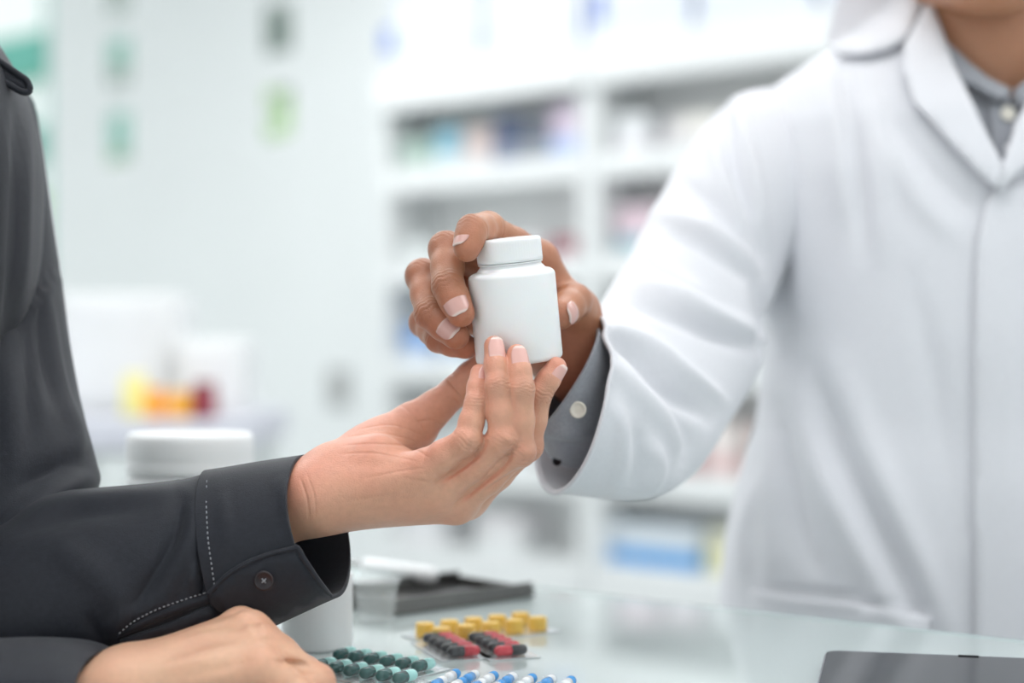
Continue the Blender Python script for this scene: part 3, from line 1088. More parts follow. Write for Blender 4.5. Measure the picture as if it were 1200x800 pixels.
# ------------------------------------------------------------------ people: shared head
def build_head(cx, cy, chin_z, face, tone, scale=1.0):
    """head and neck as one surface; face = unit vector in plan; returns mesh data and hair shell"""
    f = nrm([face[0], face[1], 0])
    s = np.array([-f[1], f[0], 0])
    u = np.array([0, 0, 1.0])
    o = np.array([cx, cy, chin_z])

    def L(a, b, c):
        return o + (s * a + f * b + u * c) * scale
    A = np.stack([s, f, u])
    fd = Field(o - np.array([0.16, 0.16, 0.16]) * scale, o + np.array([0.16, 0.16, 0.27]) * scale, 0.0028)
    e = lambda c, r: ('e', L(*c), A, tuple(x * scale for x in r))
    c = lambda a, b, r1, r2: ('c', L(*a), L(*b), r1 * scale, r2 * scale)
    fd.group([e((0, -0.02, 0.145), (0.076, 0.096, 0.088)), e((0, 0.025, 0.085), (0.064, 0.064, 0.08)),
              c((0, 0.058, 0.018), (0, 0.060, 0.02), 0.024, 0.024), c((-0.05, 0.0, 0.045), (-0.02, 0.058, 0.02), 0.022, 0.02),
              c((0.05, 0.0, 0.045), (0.02, 0.058, 0.02), 0.022, 0.02)], 0.03, 0.001)
    fd.group([c((0, -0.025, 0.03), (0, -0.04, -0.12), 0.052, 0.058)], 0.01, 0.018)
    fd.group([c((-0.03, 0.083, 0.128), (0.03, 0.083, 0.128), 0.010, 0.010)], 0.005, 0.02)
    for sx in (-1, 1):
        fd.group([e((sx * 0.031, 0.098, 0.113), (0.015, 0.012, 0.010))], 0.004, 0.012, sub=True)
        fd.group([e((sx * 0.031, 0.079, 0.112), (0.013, 0.013, 0.012))], 0.002, 0.003)
        fd.group([e((sx * 0.078, -0.012, 0.105), (0.008, 0.018, 0.031))], 0.004, 0.006)
    fd.group([c((0, 0.092, 0.115), (0, 0.108, 0.078), 0.007, 0.0125), c((-0.012, 0.096, 0.074), (0.012, 0.096, 0.074), 0.009, 0.009)], 0.008, 0.008)
    fd.group([c((-0.018, 0.085, 0.049), (0.018, 0.085, 0.049), 0.0065, 0.0065), c((-0.015, 0.084, 0.039), (0.015, 0.084, 0.039), 0.0075, 0.0075)], 0.003, 0.008)
    V, F = fd.mesh(2)
    q = (V - o) @ A.T / scale
    col = np.tile(np.array(tone), (len(V), 1))
    lips = np.exp(-((q[:, 2] - 0.044) / 0.009) ** 2 - (q[:, 0] / 0.02) ** 4) * (q[:, 1] > 0.075)
    col = col * (1 - 0.6 * lips[:, None]) + 0.6 * lips[:, None] * np.array(tone) * np.array([0.95, 0.62, 0.62])
    for sx in (-1, 1):
        d = np.hypot(q[:, 0] - sx * 0.031, q[:, 2] - 0.112)
        eye = ((d < 0.011) & (np.abs(q[:, 2] - 0.112) < 0.006) & (q[:, 1] > 0.07))
        col[eye] = (0.75, 0.72, 0.70)
        col[eye & (d < 0.005)] = (0.03, 0.02, 0.015)
        brow = (np.abs(q[:, 2] - 0.135 + 0.15 * np.abs(np.abs(q[:, 0]) - 0.033)) < 0.004) & (np.abs(q[:, 0] - sx * 0.033) < 0.02) & (q[:, 1] > 0.06)
        col[brow] = (0.03, 0.022, 0.018)
    # hair shell
    hd = Field(o + np.array([-0.16, -0.16, 0.0]) * scale, o + np.array([0.16, 0.16, 0.29]) * scale, 0.004)
    hd.group([e((0, -0.024, 0.153), (0.084, 0.104, 0.094))], 0.02, 0.001)
    hd.group([e((0, 0.085, 0.085), (0.075, 0.06, 0.085))], 0.01, 0.012, sub=True)
    hd.group([c((-0.12, 0.02, 0.02), (0.12, 0.02, 0.02), 0.085, 0.085)], 0.01, 0.01, sub=True)
    HV, HF = hd.mesh(2)
    return (V, F, col, np.zeros(len(V))), (HV, HF)


def coarse_body(prims, tone, h=0.007, k=0.03):
    pts = []
    for p in prims:
        pts += [p[1], p[2]]
    fd = Field(np.min(pts, 0) - 0.2, np.max(pts, 0) + 0.2, h)
    fd.group(prims, k, 0.001)
    V, F = fd.mesh(2)
    return V, F, np.tile(np.array(tone), (len(V), 1)), np.zeros(len(V))


def C_(a, b, r1, r2):
    return ('c', np.array(a, float), np.array(b, float), r1, r2)


def legs_and_shoes(person, hips, face, material, shoe, hip_z=0.92):
    f = nrm([face[0], face[1], 0])
    s = np.array([-f[1], f[0], 0])
    base = np.array([hips[0], hips[1], 0])
    fd = Field(base - np.array([0.3, 0.3, 0.0]) + np.array([0, 0, 0.02]), base + np.array([0.3, 0.3, hip_z + 0.12]), 0.008)
    for sx in (-1, 1):
        a = base + s * sx * 0.09
        fd.group([('c', a + np.array([0, 0, hip_z - 0.05]), a + np.array([0, 0, 0.5]), 0.095, 0.072), ('c', a + np.array([0, 0, 0.5]), a + np.array([0, 0, 0.11]), 0.07, 0.055)], 0.02, 0.03)
    fd.group([('c', base - s * 0.06 + np.array([0, 0, hip_z]), base + s * 0.06 + np.array([0, 0, hip_z]), 0.115, 0.115)], 0.02, 0.04)
    V, F = fd.mesh(2)
    mesh_obj('trousers', V, F, material, person)
    for sx in (-1, 1):
        a = base + s * sx * 0.09
        fs = Field(a + np.array([-0.25, -0.25, 0.0]), a + np.array([0.25, 0.25, 0.14]), 0.005)
        fs.group([('c', a - f * 0.04 + np.array([0, 0, 0.04]), a + f * 0.15 + np.array([0, 0, 0.032]), 0.038, 0.03), ('c', a + np.array([0, 0, 0.05]), a + np.array([0, 0, 0.09]), 0.042, 0.042)], 0.02, 0.001)
        V, F = fs.mesh(2)
        V[:, 2] = np.maximum(V[:, 2], 0.002)
        mesh_obj('shoe', V, F, shoe, person)


def surf_from_points(Pts):
    xz = Pts[:, [0, 2]]
    yy = Pts[:, 1]

    def fn(x, z):
        d = (xz[:, 0] - x) ** 2 + (xz[:, 1] - z) ** 2
        i = np.argpartition(d, 8)[:8]
        w = 1 / (d[i] + 4e-6)
        return float((yy[i] * w).sum() / w.sum())
    return fn


def dashes(name, pts_px, yfun, d0, off, material, parent, step=7.0, dash=4.0, r=0.0005):
    pts = catmull(np.array(pts_px, float), 60)
    L = np.concatenate([[0], np.cumsum(np.linalg.norm(np.diff(pts, axis=0), axis=1))])
    V, F = [], []
    s = 0.0
    while s + dash < L[-1]:
        seg = []
        for q in (s, s + dash / 2, s + dash):
            x = np.interp(q, L, pts[:, 0])
            y = np.interp(q, L, pts[:, 1])
            X, Z = px_to_surface(x, y, yfun, d0)
            seg.append((X, yfun(X, Z) - off, Z))
        v, f = tube_data(seg, [r * 0.7, r, r * 0.7], 6)
        k = len(V)
        V += v
        F += [tuple(i + k for i in q) for q in f]
        s += step
    return mesh_obj(name, V, F, material, parent, kind='stuff')


def button_obj(px, py, d, r, material, parent, nvec=(0, -1, 0), name='button', thread=None):
    prof = [(0.001, 0), (r * 0.9, 0), (r, r * 0.12), (r, r * 0.26), (r * 0.9, r * 0.36), (r * 0.78, r * 0.34), (r * 0.68, r * 0.22), (r * 0.3, r * 0.20), (0.001, r * 0.2)]
    V, F = lathe_data(prof, 28)
    c = P(px, py, d)
    R = Vector((0, 0, 1)).rotation_difference(Vector(nvec).normalized()).to_matrix()
    V = [np.array(R @ Vector(v)) + c for v in V]
    o = mesh_obj(name, V, F, material, parent)
    if thread:
        TV, TF = [], []
        for a, b in (((-0.2, -0.2), (0.2, 0.2)), ((-0.2, 0.2), (0.2, -0.2))):
            q = [np.array(R @ Vector((a[0] * r, a[1] * r, r * 0.22))) + c, np.array(R @ Vector(((a[0] + b[0]) / 2 * r, (a[1] + b[1]) / 2 * r, r * 0.34))) + c, np.array(R @ Vector((b[0] * r, b[1] * r, r * 0.22))) + c]
            v, f = tube_data(q, r * 0.07, 6)
            k = len(TV)
            TV += v
            TF += [tuple(i + k for i in z) for z in f]
        mesh_obj('button_thread', TV, TF, thread, parent)
    return o


# ------------------------------------------------------------------ the customer
TONE_C = (0.69, 0.375, 0.255)
person_c = empty('person', (-0.72, 1.02, 0), label='customer in a charcoal shirt holding the bottle base with a raised open hand', cat='person')
LEFT = dict(
    pinky=dict(j=[(494, 550, .972), (547, 516, .957), (558, 472, .962), (562, 437, .972)], r=[9.6, 7.6, 6.3, 5.4], nail=(0.70, -0.70, 0.1), nl=0.0125, na=48),
    ring=dict(j=[(514, 574, .982), (589, 514, .958), (583, 452, .958), (579, 405, .969)], r=[10.2, 8.0, 6.7, 5.8], nail=(0.30, -0.95, 0.05), nl=0.0155, na=50),
    middle=dict(j=[(534, 590, .995), (609, 528, .964), (612, 456, .958), (606, 415, .966)], r=[10.5, 8.2, 6.8, 5.9], nail=(0.26, -0.96, 0.1), nl=0.0155, na=50),
    index=dict(j=[(548, 586, 1.014), (618, 522, .988), (633, 460, .982), (652, 430, .984)], r=[10.5, 8.2, 6.9, 6.0], nail=(0.72, -0.66, -0.15), nl=0.0155, na=50),
    thumb=dict(j=[(428, 536, 1.012), (484, 499, 1.028), (536, 457, 1.034), (568, 426, 1.03)], r=[14.0, 11.8, 9.4, 8.4], nail=None, k=0.012),
)
PALM_L = [
    ((290, 624, .987), (365, 583, .984), 15, 17.5),
    ((290, 624, 1.0), (365, 582, 1.0), 15, 17.5),
    ((378, 580, .980), (494, 552, .972), 16, 10.5),
    ((372, 584, .985), (514, 575, .982), 16, 11),
    ((366, 584, .992), (534, 588, .995), 16, 11.5),
    ((366, 580, 1.0), (546, 582, 1.012), 17, 11.5),
    ((396, 558, .990), (442, 538, .985), 15, 13),
    ((440, 548, .992), (500, 562, .990), 14, 11),
    ((398, 553, 1.0), (440, 530, 1.012), 17, 15),
    ((440, 530, 1.012), (484, 501, 1.028), 15, 11.5),
]
RIGHT = dict(
    index=dict(j=[(282, 735, .945), (356, 790, .948), (352, 812, .935), (330, 812, .925)], r=[11.5, 9.5, 8.5, 8], nail=None),
    middle=dict(j=[(293, 740, .925), (362, 796, .925), (350, 815, .912), (325, 815, .905)], r=[11.5, 9.5, 8.5, 8], nail=None),
    ring=dict(j=[(303, 757, .905), (369, 800, .905), (350, 820, .895), (325, 820, .89)], r=[11.2, 9.8, 8.5, 8], nail=None),
    pinky=dict(j=[(306, 783, .888), (350, 815, .888), (335, 825, .88), (315, 825, .878)], r=[10.5, 8.5, 7.5, 7], nail=None),
    thumb=dict(j=[(185, 790, .94), (250, 786, .962), (300, 792, .968), (335, 800, .962)], r=[14, 11.5, 9.5, 8.5], nail=None, k=0.012),
)
PALM_R = [
    ((20, 826, .90), (138, 806, .905), 11, 14),
    ((20, 826, .885), (138, 808, .885), 11, 13),
    ((142, 803, .912), (282, 738, .945), 14.5, 10.5),
    ((142, 803, .905), (293, 743, .925), 14.5, 11),
    ((142, 804, .898), (303, 760, .905), 14.5, 11),
    ((142, 806, .888), (306, 785, .888), 14, 10),
    ((150, 795, .92), (250, 788, .958), 16, 12),
]
LINES_L = [([(402, 522), (440, 520), (480, 524), (502, 536)], 1.6, 0.8), ([(408, 512), (450, 508), (490, 518)], 1.4, 0.6), ([(398, 532), (440, 531), (486, 540)], 1.5, 0.6), ([(420, 503), (460, 498), (500, 512)], 1.3, 0.5),
           ([(352, 560), (360, 585), (362, 610)], 1.6, 0.7), ([(360, 556), (368, 580), (370, 604)], 1.4, 0.5), ([(512, 512), (500, 530), (494, 548)], 2.0, 0.6), ([(486, 495), (505, 492), (517, 498)], 1.6, 0.7),
           ([(524, 462), (534, 470), (540, 476)], 1.2, 0.7), ([(518, 570), (560, 545), (590, 530)], 2.0, 0.3), ([(470, 560), (505, 566), (520, 580)], 2.2, 0.5), ([(430, 560), (470, 552), (500, 548)], 1.6, 0.4), ([(395, 590), (440, 582), (490, 575)], 2.2, 0.3)]
LINES_R = [([(326, 775), (345, 775), (360, 777)], 2.0, 1.0), ([(205, 752), (240, 742), (275, 736)], 3.0, -0.7), ([(200, 775), (250, 760), (300, 752)], 3.0, -0.7), ([(302, 730), (308, 742), (306, 756)], 2.0, 0.5)]
CARVE_L = [([(512, 566), (535, 552), (558, 534), (568, 518)], 3.0, -2.6, 0), ([(532, 592), (560, 571), (588, 548), (602, 526)], 3.0, -2.4, 0), ([(566, 577), (590, 562), (612, 548)], 2.6, -1.6, 0),
           ([(498, 556), (522, 543), (542, 530)], 8, 0.8, 0), ([(520, 584), (550, 562), (578, 540)], 8, 0.9, 0), ([(546, 520), (552, 514), (556, 508)], 8, 1.0, 0), ([(592, 518), (597, 510)], 8, 0.9, 0), ([(615, 534), (618, 524)], 8, 0.8, 0),
           ([(440, 588), (480, 584), (512, 586)], 5, -0.7, 0), ([(400, 545), (450, 545), (490, 550)], 7, -0.6, 0)]
CARVE_R = [([(322, 774), (342, 776), (362, 780)], 3.0, -2.4, 0), ([(292, 722), (300, 734), (304, 748)], 5, -1.0, 0), ([(282, 718), (284, 724)], 10, 1.2, 0), ([(306, 742), (308, 750)], 9, 1.2, 0),
           ([(190, 770), (240, 752), (296, 742)], 6, -1.0, 0), ([(180, 758), (230, 738), (275, 722)], 6, 0.8, 0), ([(190, 785), (250, 768), (302, 756)], 6, 0.8, 0), ([(210, 795), (260, 782), (300, 772)], 6, -0.9, 0), ([(326, 752), (345, 768), (356, 776)], 7, 0.8, 0)]
h1 = build_hand(LEFT, PALM_L, TONE_C, LINES_L, CARVE_L, palm_dir=(-0.45, -0.35, 0.82))
h2 = build_hand(RIGHT, PALM_R, (0.74, 0.43, 0.29), LINES_R, CARVE_R, h=0.0011, k_fin=0.006)
FC = (0.89, -0.46)
head_c, hair_c = build_head(-0.40, 0.945, 1.515, FC, TONE_C, 0.98)
cb = coarse_body([
    C_((-0.72, 1.02, 0.92), (-0.70, 1.02, 1.0), 0.11, 0.11), C_((-0.70, 1.02, 1.0), (-0.50, 1.0, 1.15), 0.10, 0.105),
    C_((-0.50, 1.0, 1.15), (-0.45, 0.98, 1.34), 0.10, 0.10), C_((-0.50, 0.87, 1.39), (-0.40, 1.06, 1.39), 0.035, 0.035),
    C_((-0.42, 0.965, 1.40), (-0.41, 0.955, 1.50), 0.055, 0.052),
    C_(P(-60, 150, 1.11), P(-20, 560, 1.06), 0.028, 0.026), C_(P(10, 690, .99), P(290, 630, .99), 0.024, 0.018), C_(P(-20, 560, 1.06), P(10, 690, .99), 0.024, 0.024),
    C_((-0.52, 0.85, 1.40), (-0.50, 0.80, 1.13), 0.038, 0.034), C_((-0.50, 0.80, 1.13), P(20, 812, .893), 0.032, 0.018),
    C_((-0.72, 1.02, 0.9), (-0.72, 0.95, 0.5), 0.07, 0.055), C_((-0.72, 0.95, 0.5), (-0.72, 0.95, 0.06), 0.05, 0.035),
    C_((-0.72, 1.02, 0.9), (-0.72, 1.09, 0.5), 0.07, 0.055), C_((-0.72, 1.09, 0.5), (-0.72, 1.09, 0.06), 0.05, 0.035),
], TONE_C)
V, F, c, r = merge_pieces([h1, h2, head_c, cb])
body_c = mesh_obj('body', V, F, M['skin'], person_c, attrs={'Col': c, 'crease': r})
mesh_obj('hair', hair_c[0], hair_c[1], M['hair'], person_c)
add_nails(LEFT, body_c, M['nail'])
legs_and_shoes(person_c, (-0.72, 1.02), FC, M['trousers'], M['shoes'])

# shirt torso (leaning forward over the counter)
fC = nrm([FC[0], FC[1], 0])
sC = np.array([-fC[1], fC[0], 0])
tor = catmull([(0.86, -0.74, 1.02, .16, .125), (0.95, -0.73, 1.02, .165, .125), (1.03, -0.685, 1.02, .17, .125), (1.10, -0.60, 1.01, .175, .125), (1.17, -0.50, 1.0, .18, .125),
               (1.25, -0.447, 0.99, .185, .125), (1.33, -0.432, 0.985, .185, .122), (1.39, -0.43, 0.982, .175, .115), (1.43, -0.425, 0.98, .15, .095),
               (1.46, -0.42, 0.972, .10, .08), (1.49, -0.415, 0.965, .068, .066), (1.505, -0.41, 0.96, .062, .062)], 90)
seg = 120
V = np.zeros((90, seg, 3))
for i, (z, x, y, hw, hd_) in enumerate(tor):
    for k in range(seg):
        a = 2 * math.pi * k / seg
        V[i, k] = np.array([x, y, z]) + sC * hw * math.cos(a) + fC * hd_ * math.sin(a)
V = V.reshape(-1, 3)
F = grid_faces(90, seg)
V = displace(V, F, lambda px, py, V, N: 0.004 * fbm(V, 9, (3, 1, 2), (1.6, 1.6, 0.5)) + stroke_disp(px, py, [
    ([(18, 110), (14, 250), (6, 360), (-8, 480)], 9, -4, 0), ([(5, 120), (0, 260), (-10, 400)], 8, 4, 0), ([(30, 130), (24, 260), (18, 360)], 8, 3, 0)]) * (N[:, 1] < 0.2))
shirt = cloth_obj('shirt', V, F, M['charcoal'], person_c, 0.0015, label='charcoal button shirt with a pointed collar')

# left upper sleeve
seg = 96
V = loft_rings([
    (10, 96, -110, 40, 1.11, 1.08, 50, 0), (32, 118, -118, 90, 1.12, 1.10, 58, 0), (42, 160, -122, 150, 1.12, 1.10, 60, 0), (53, 230, -118, 240, 1.115, 1.10, 60, 0), (62, 300, -112, 320, 1.105, 1.09, 60, 0),
    (76, 400, -105, 430, 1.085, 1.075, 60, 0), (95, 490, -95, 530, 1.06, 1.055, 60, 0), (107, 545, -85, 600, 1.045, 1.04, 58, 0), (104, 575, -75, 650, 1.035, 1.02, 52, 0), (70, 600, -60, 690, 1.02, 1.0, 45, 0)], 110, seg)
V = V.reshape(-1, 3)
F = grid_faces(110, seg)
V = displace(V, F, lambda px, py, V, N: 0.0028 * fbm(V, 14, (7, 1, 2), (1.5, 1.5, 0.55)) + (N[:, 1] < 0.3) * stroke_disp(px, py, [
    ([(70, 315), (50, 338), (30, 366), (10, 392)], 3.0, -3.6, 0), ([(64, 330), (46, 352), (28, 378)], 6, 3.2, 0),
    ([(45, 352), (52, 420), (60, 480)], 6, -4, 0), ([(32, 372), (34, 450), (36, 520)], 7, -4, 0), ([(56, 345), (66, 420), (80, 500)], 6, 3.6, 0),
    ([(108, 560), (70, 578), (30, 605), (0, 625)], 12, 4.5, 0), ([(92, 535), (60, 552), (20, 572)], 12, -4.0, 0), ([(36, 130), (38, 220), (34, 300)], 6, -2.5, 0),
    ([(80, 470), (88, 520), (80, 548)], 9, 3, 0), ([(10, 420), (14, 500), (20, 560)], 10, 3, 0)]))
cloth_obj('upper_sleeve', V, F, M['charcoal'], shirt, 0.0015)

# left forearm sleeve
FORE = [(-70, 660, -90, 830, 1.0, .97, 46, 0), (-20, 622, -30, 815, 1.0, .97, 50, 0), (40, 590, 40, 800, 1.0, .972, 50, 0), (105, 577, 105, 788, 1.0, .975, 48, 0),
        (175, 570, 180, 772, .998, .978, 44, -4), (215, 564, 236, 757, .996, .98, 40, -6), (244, 556, 278, 740, .996, .98, 37, -8)]
nr, seg = 120, 120
V = loft_rings(FORE, nr, seg).reshape(-1, 3)
F = grid_faces(nr, seg)
V = displace(V, F, lambda px, py, V, N: 0.0022 * fbm(V, 16, (1, 5, 2), (0.8, 1.4, 1.4)) + (N[:, 1] < 0.2) * stroke_disp(px, py, [
    ([(214, 590), (200, 640), (165, 700), (150, 735)], 9, -4.2, 0), ([(232, 590), (222, 640), (190, 700)], 10, 3.2, 0), ([(235, 650), (238, 690), (226, 710)], 5, -3, 0),
    ([(0, 600), (60, 590), (140, 585), (210, 577)], 10, 3.0, 0), ([(10, 628), (90, 606), (170, 598)], 12, -2.5, 0), ([(228, 660), (222, 690)], 4, 2.5, 0),
    ([(120, 745), (150, 720), (200, 700)], 8, 2.5, 0), ([(60, 640), (120, 680), (160, 740)], 18, 2.5, 0), ([(130, 760), (100, 720)], 8, -2, 0)]))
fore = cloth_obj('forearm_sleeve', V, F, M['charcoal'], shirt, 0.0015)
fore_near = V[V[:, 1] < 0.985]
fore_y = surf_from_points(fore_near)

# cuff
CUFF = [(241, 555, 275, 744, .996, .98, 39.5, -8), (280, 550, 312, 731, .996, .98, 39.5, -12), (320, 544, 352, 713, .996, .98, 39.5, -16), (356, 538, 394, 695, .996, .98, 39.5, -22)]
nr, seg = 60, 120
V = loft_rings(CUFF, nr, seg).reshape(-1, 3)
F = grid_faces(nr, seg)
V = displace(V, F, lambda px, py, V, N: 0.0010 * fbm(V, 20, (4, 5, 2)) + (N[:, 1] < 0.2) * stroke_disp(px, py, [([(330, 560), (342, 600), (346, 630)], 10, 1.5, 0), ([(262, 580), (266, 640)], 8, 1.0, 0)]))
cuff = cloth_obj('cuff', V, F, M['charcoal'], shirt, 0.0026)
cuff_y = surf_from_points(V[V[:, 1] < 0.975])
pxp = lambda pts, fn, d: [px_to_surface(x, y, fn, d) for x, y in pts]
flap = pxp([(247, 694), (257, 683), (270, 671), (290, 659), (318, 648), (343, 642), (350, 641), (358, 654), (373, 677), (388, 697), (386, 700), (352, 716), (316, 733), (285, 724), (256, 712), (249, 703)], cuff_y, .95)
fx = lambda x, z: 0.0018 * math.exp(-(((x - P(309, 0, .945)[0]) / 0.02) ** 2)) if False else 0.0
patch_xz('cuff_flap', flap, cuff_y, 0.0042, M['charcoal'], cuff, 0.0028)
# raised rim along the flap edge
rim_px = [(247, 694), (257, 683), (270, 671), (290, 659), (318, 648), (343, 642), (350, 641), (358, 654), (373, 677), (388, 697)]
rp = catmull(np.array(rim_px, float), 60)
pts = []
for x, y in rp:
    X, Z = px_to_surface(x, y, cuff_y, .95)
    pts.append((X, cuff_y(X, Z) - 0.0046, Z))
TV, TF = tube_data(pts, 0.0016, 8)
mesh_obj('flap_edge', TV, TF, M['charcoal'], cuff)
X, Z = px_to_surface(309.5, 679.5, cuff_y, .95)
button_obj(309.5, 679.5, cuff_y(X, Z) - 0.0056, 0.0057, M['button'], cuff, (0.05, -1, -0.12), thread=M['stitch'])
dashes('stitching', [(243.5, 562), (243, 590), (245, 630), (249, 660), (253, 688)], cuff_y, .95, 0.0034, M['stitch'], cuff, 6.0, 3.0, 0.00045)
# placket
pl = pxp([(139, 746), (150, 735), (175, 721), (205, 708), (246, 693), (254, 701), (244, 707), (215, 716), (185, 727), (160, 738)], fore_y, .95)
patch_xz('placket_upper', pl, fore_y, 0.0022, M['charcoal'], fore, 0.0018)
pl = pxp([(142, 749), (165, 741), (190, 733), (217, 722), (246, 708), (258, 716), (262, 728), (215, 748), (170, 764), (140, 770)], fore_y, .95)
patch_xz('placket_lower', pl, fore_y, 0.0034, M['charcoal'], fore, 0.0024)
dashes('stitching', [(141, 741), (158, 727), (185, 713), (215, 702), (246, 692)], fore_y, .95, 0.0036, M['stitch'], fore, 5.5, 2.8, 0.00042)

# right sleeve (nearer the camera, only its end shows)
V = loft_rings([(-330, 740, -330, 850, .86, .86, 42, 0), (-150, 748, -160, 850, .88, .88, 42, 0), (-40, 752, -50, 845, .89, .89, 44, 0), (30, 752, 30, 840, .897, .897, 45, 0), (85, 757, 95, 838, .9, .9, 44, -6), (112, 768, 128, 836, .9, .9, 42, -8)], 80, 90).reshape(-1, 3)
F = grid_faces(80, 90)
V = displace(V, F, lambda px, py, V, N: 0.0015 * fbm(V, 18, (9, 5, 2)))
V[:, 2] = np.maximum(V[:, 2], COUNTER + 0.001)
M['charcoal_r'] = M['charcoal']
cloth_obj('forearm_sleeve', V, F, M['charcoal'], shirt, 0.0015)
fd = Field((-0.66, 0.66, 1.0), (-0.36, 1.0, 1.5), 0.005)
fd.group([C_((-0.505, 0.86, 1.40), (-0.50, 0.80, 1.15), 0.062, 0.058), C_((-0.50, 0.80, 1.15), P(-280, 795, .86), 0.055, 0.046)], 0.02, 0.001)
V, F = fd.mesh(2)
cloth_obj('upper_sleeve', V, F, M['charcoal'], shirt, 0)

# collar
cy_ = lambda x, z: 1.035 + 0.35 * (x + 0.30) + 0.25 * (z - 1.40)
cp = lambda pts: [px_to_surface(x, y, cy_, 1.03) for x, y in pts]
leaf = cp([(-60, 20), (-20, 48), (0, 70), (14, 81), (30, 92), (37, 98), (42, 106), (43.5, 111), (40, 113.5), (33, 113), (25, 109), (15, 102), (2, 96), (-20, 88), (-60, 80)])
patch_xz('collar', leaf, cy_, 0.012, M['charcoal'], shirt, 0.005, bulge=lambda x, z: 0.004 * math.sin((x + z) * 90) * 0.3)
rp = catmull(np.array([(-20, 88), (2, 95), (15, 101), (25, 107), (33, 111), (40, 111.5), (42, 107), (38, 98), (30, 92), (14, 81), (0, 70), (-20, 48)], float), 60)
pts = []
for x, y in rp:
    X, Z = px_to_surface(x, y, cy_, 1.03)
    pts.append((X, cy_(X, Z) - 0.0135, Z))
TV, TF = tube_data(pts, 0.0022, 8)
mesh_obj('collar_edge', TV, TF, M['charcoal'], shirt)
leaf = cp([(-40, 88), (0, 101), (5, 107), (8, 113), (5, 118), (-8, 122), (-40, 118)])
patch_xz('collar', leaf, cy_, 0.020, M['charcoal'], shirt, 0.004)

# ------------------------------------------------------------------ the pharmacist
TONE_P = (0.45, 0.205, 0.112)
person_p = empty('person', (0.385, 1.42, 0), label='pharmacist in a white coat over a grey shirt handing over the bottle', cat='person')
HOLD = dict(
    index=dict(j=[(628, 306, 1.058), (572, 268, 1.016), (553, 269, .984), (547, 291, .977)], r=[13, 9.3, 8.6, 7.8], nail=(-0.68, -0.72, 0.1), nl=0.0135, na=48, ne=0.35),
    middle=dict(j=[(604, 320, 1.062), (524, 293, 1.014), (525, 335, .988), (540, 367, .980)], r=[13, 10.2, 9.2, 8.2], nail=(-0.10, -0.95, 0.15), nl=0.0145, na=52, ne=0.5),
    ring=dict(j=[(592, 346, 1.068), (496, 324, 1.03), (504, 368, 1.002), (534, 393, .992)], r=[12.5, 9.8, 9.0, 8.2], nail=(0.1, -0.93, 0.05), nl=0.014, na=50, ne=0.45),
    pinky=dict(j=[(580, 372, 1.072), (498, 378, 1.045), (514, 397, 1.018), (545, 406, 1.003)], r=[11.5, 8.6, 8.0, 7.4], nail=None),
    thumb=dict(j=[(672, 402, 1.085), (674, 366, 1.072), (673, 352, 1.045), (657, 368, 1.020)], r=[15, 12.0, 10.4, 9.2], nail=(0.80, 0.45, 0.30), nl=0.012, na=44, ne=0.75, k=0.012),
)
PALM_P = [
    ((740, 470, 1.16), (672, 418, 1.088), 26, 21),
    ((736, 478, 1.17), (664, 424, 1.096), 25, 20),
    ((676, 398, 1.085), (630, 307, 1.060), 17, 12.5),
    ((670, 400, 1.090), (606, 321, 1.066), 17, 13),
    ((662, 408, 1.094), (594, 346, 1.070), 17, 13),
    ((655, 414, 1.092), (582, 371, 1.074), 16, 12),
    ((672, 408, 1.086), (674, 368, 1.072), 17, 12.5),
]
h3 = build_hand(HOLD, PALM_P, TONE_P, h=0.001, palm_dir=(-0.2, -0.95, -0.2))
head_p, hair_p = build_head(0.372, 1.352, 1.503, (-0.12, -0.99), (0.52, 0.25, 0.145), 1.0)
pb = coarse_body([
    C_((0.385, 1.43, 0.95), (0.385, 1.42, 1.15), 0.115, 0.11), C_((0.385, 1.42, 1.15), (0.385, 1.42, 1.34), 0.11, 0.11),
    C_((0.26, 1.42, 1.40), (0.52, 1.42, 1.40), 0.035, 0.035), C_((0.390, 1.395, 1.40), (0.380, 1.375, 1.52), 0.068, 0.058),
    C_(P(915, 200, 1.40), P(828, 345, 1.30), 0.032, 0.026), C_(P(828, 345, 1.30), P(745, 470, 1.165), 0.026, 0.022),
    C_((0.55, 1.42, 1.40), (0.60, 1.43, 1.13), 0.042, 0.036), C_((0.60, 1.43, 1.13), (0.57, 1.31, 0.96), 0.034, 0.026),
    C_((0.30, 1.43, 0.92), (0.295, 1.43, 0.5), 0.075, 0.055), C_((0.295, 1.43, 0.5), (0.295, 1.43, 0.06), 0.05, 0.035),
    C_((0.47, 1.43, 0.92), (0.475, 1.43, 0.5), 0.075, 0.055), C_((0.475, 1.43, 0.5), (0.475, 1.43, 0.06), 0.05, 0.035),
], (0.52, 0.25, 0.145))
V, F, c, r = merge_pieces([h3, head_p, pb])
body_p = mesh_obj('body', V, F, M['skin'], person_p, attrs={'Col': c, 'crease': r})
mesh_obj('hair', hair_p[0], hair_p[1], M['hair'], person_p)
add_nails(HOLD, body_p, M['nail'], 0.82)
legs_and_shoes(person_p, (0.385, 1.43), (0, -1), M['trousers'], M['shoes'])

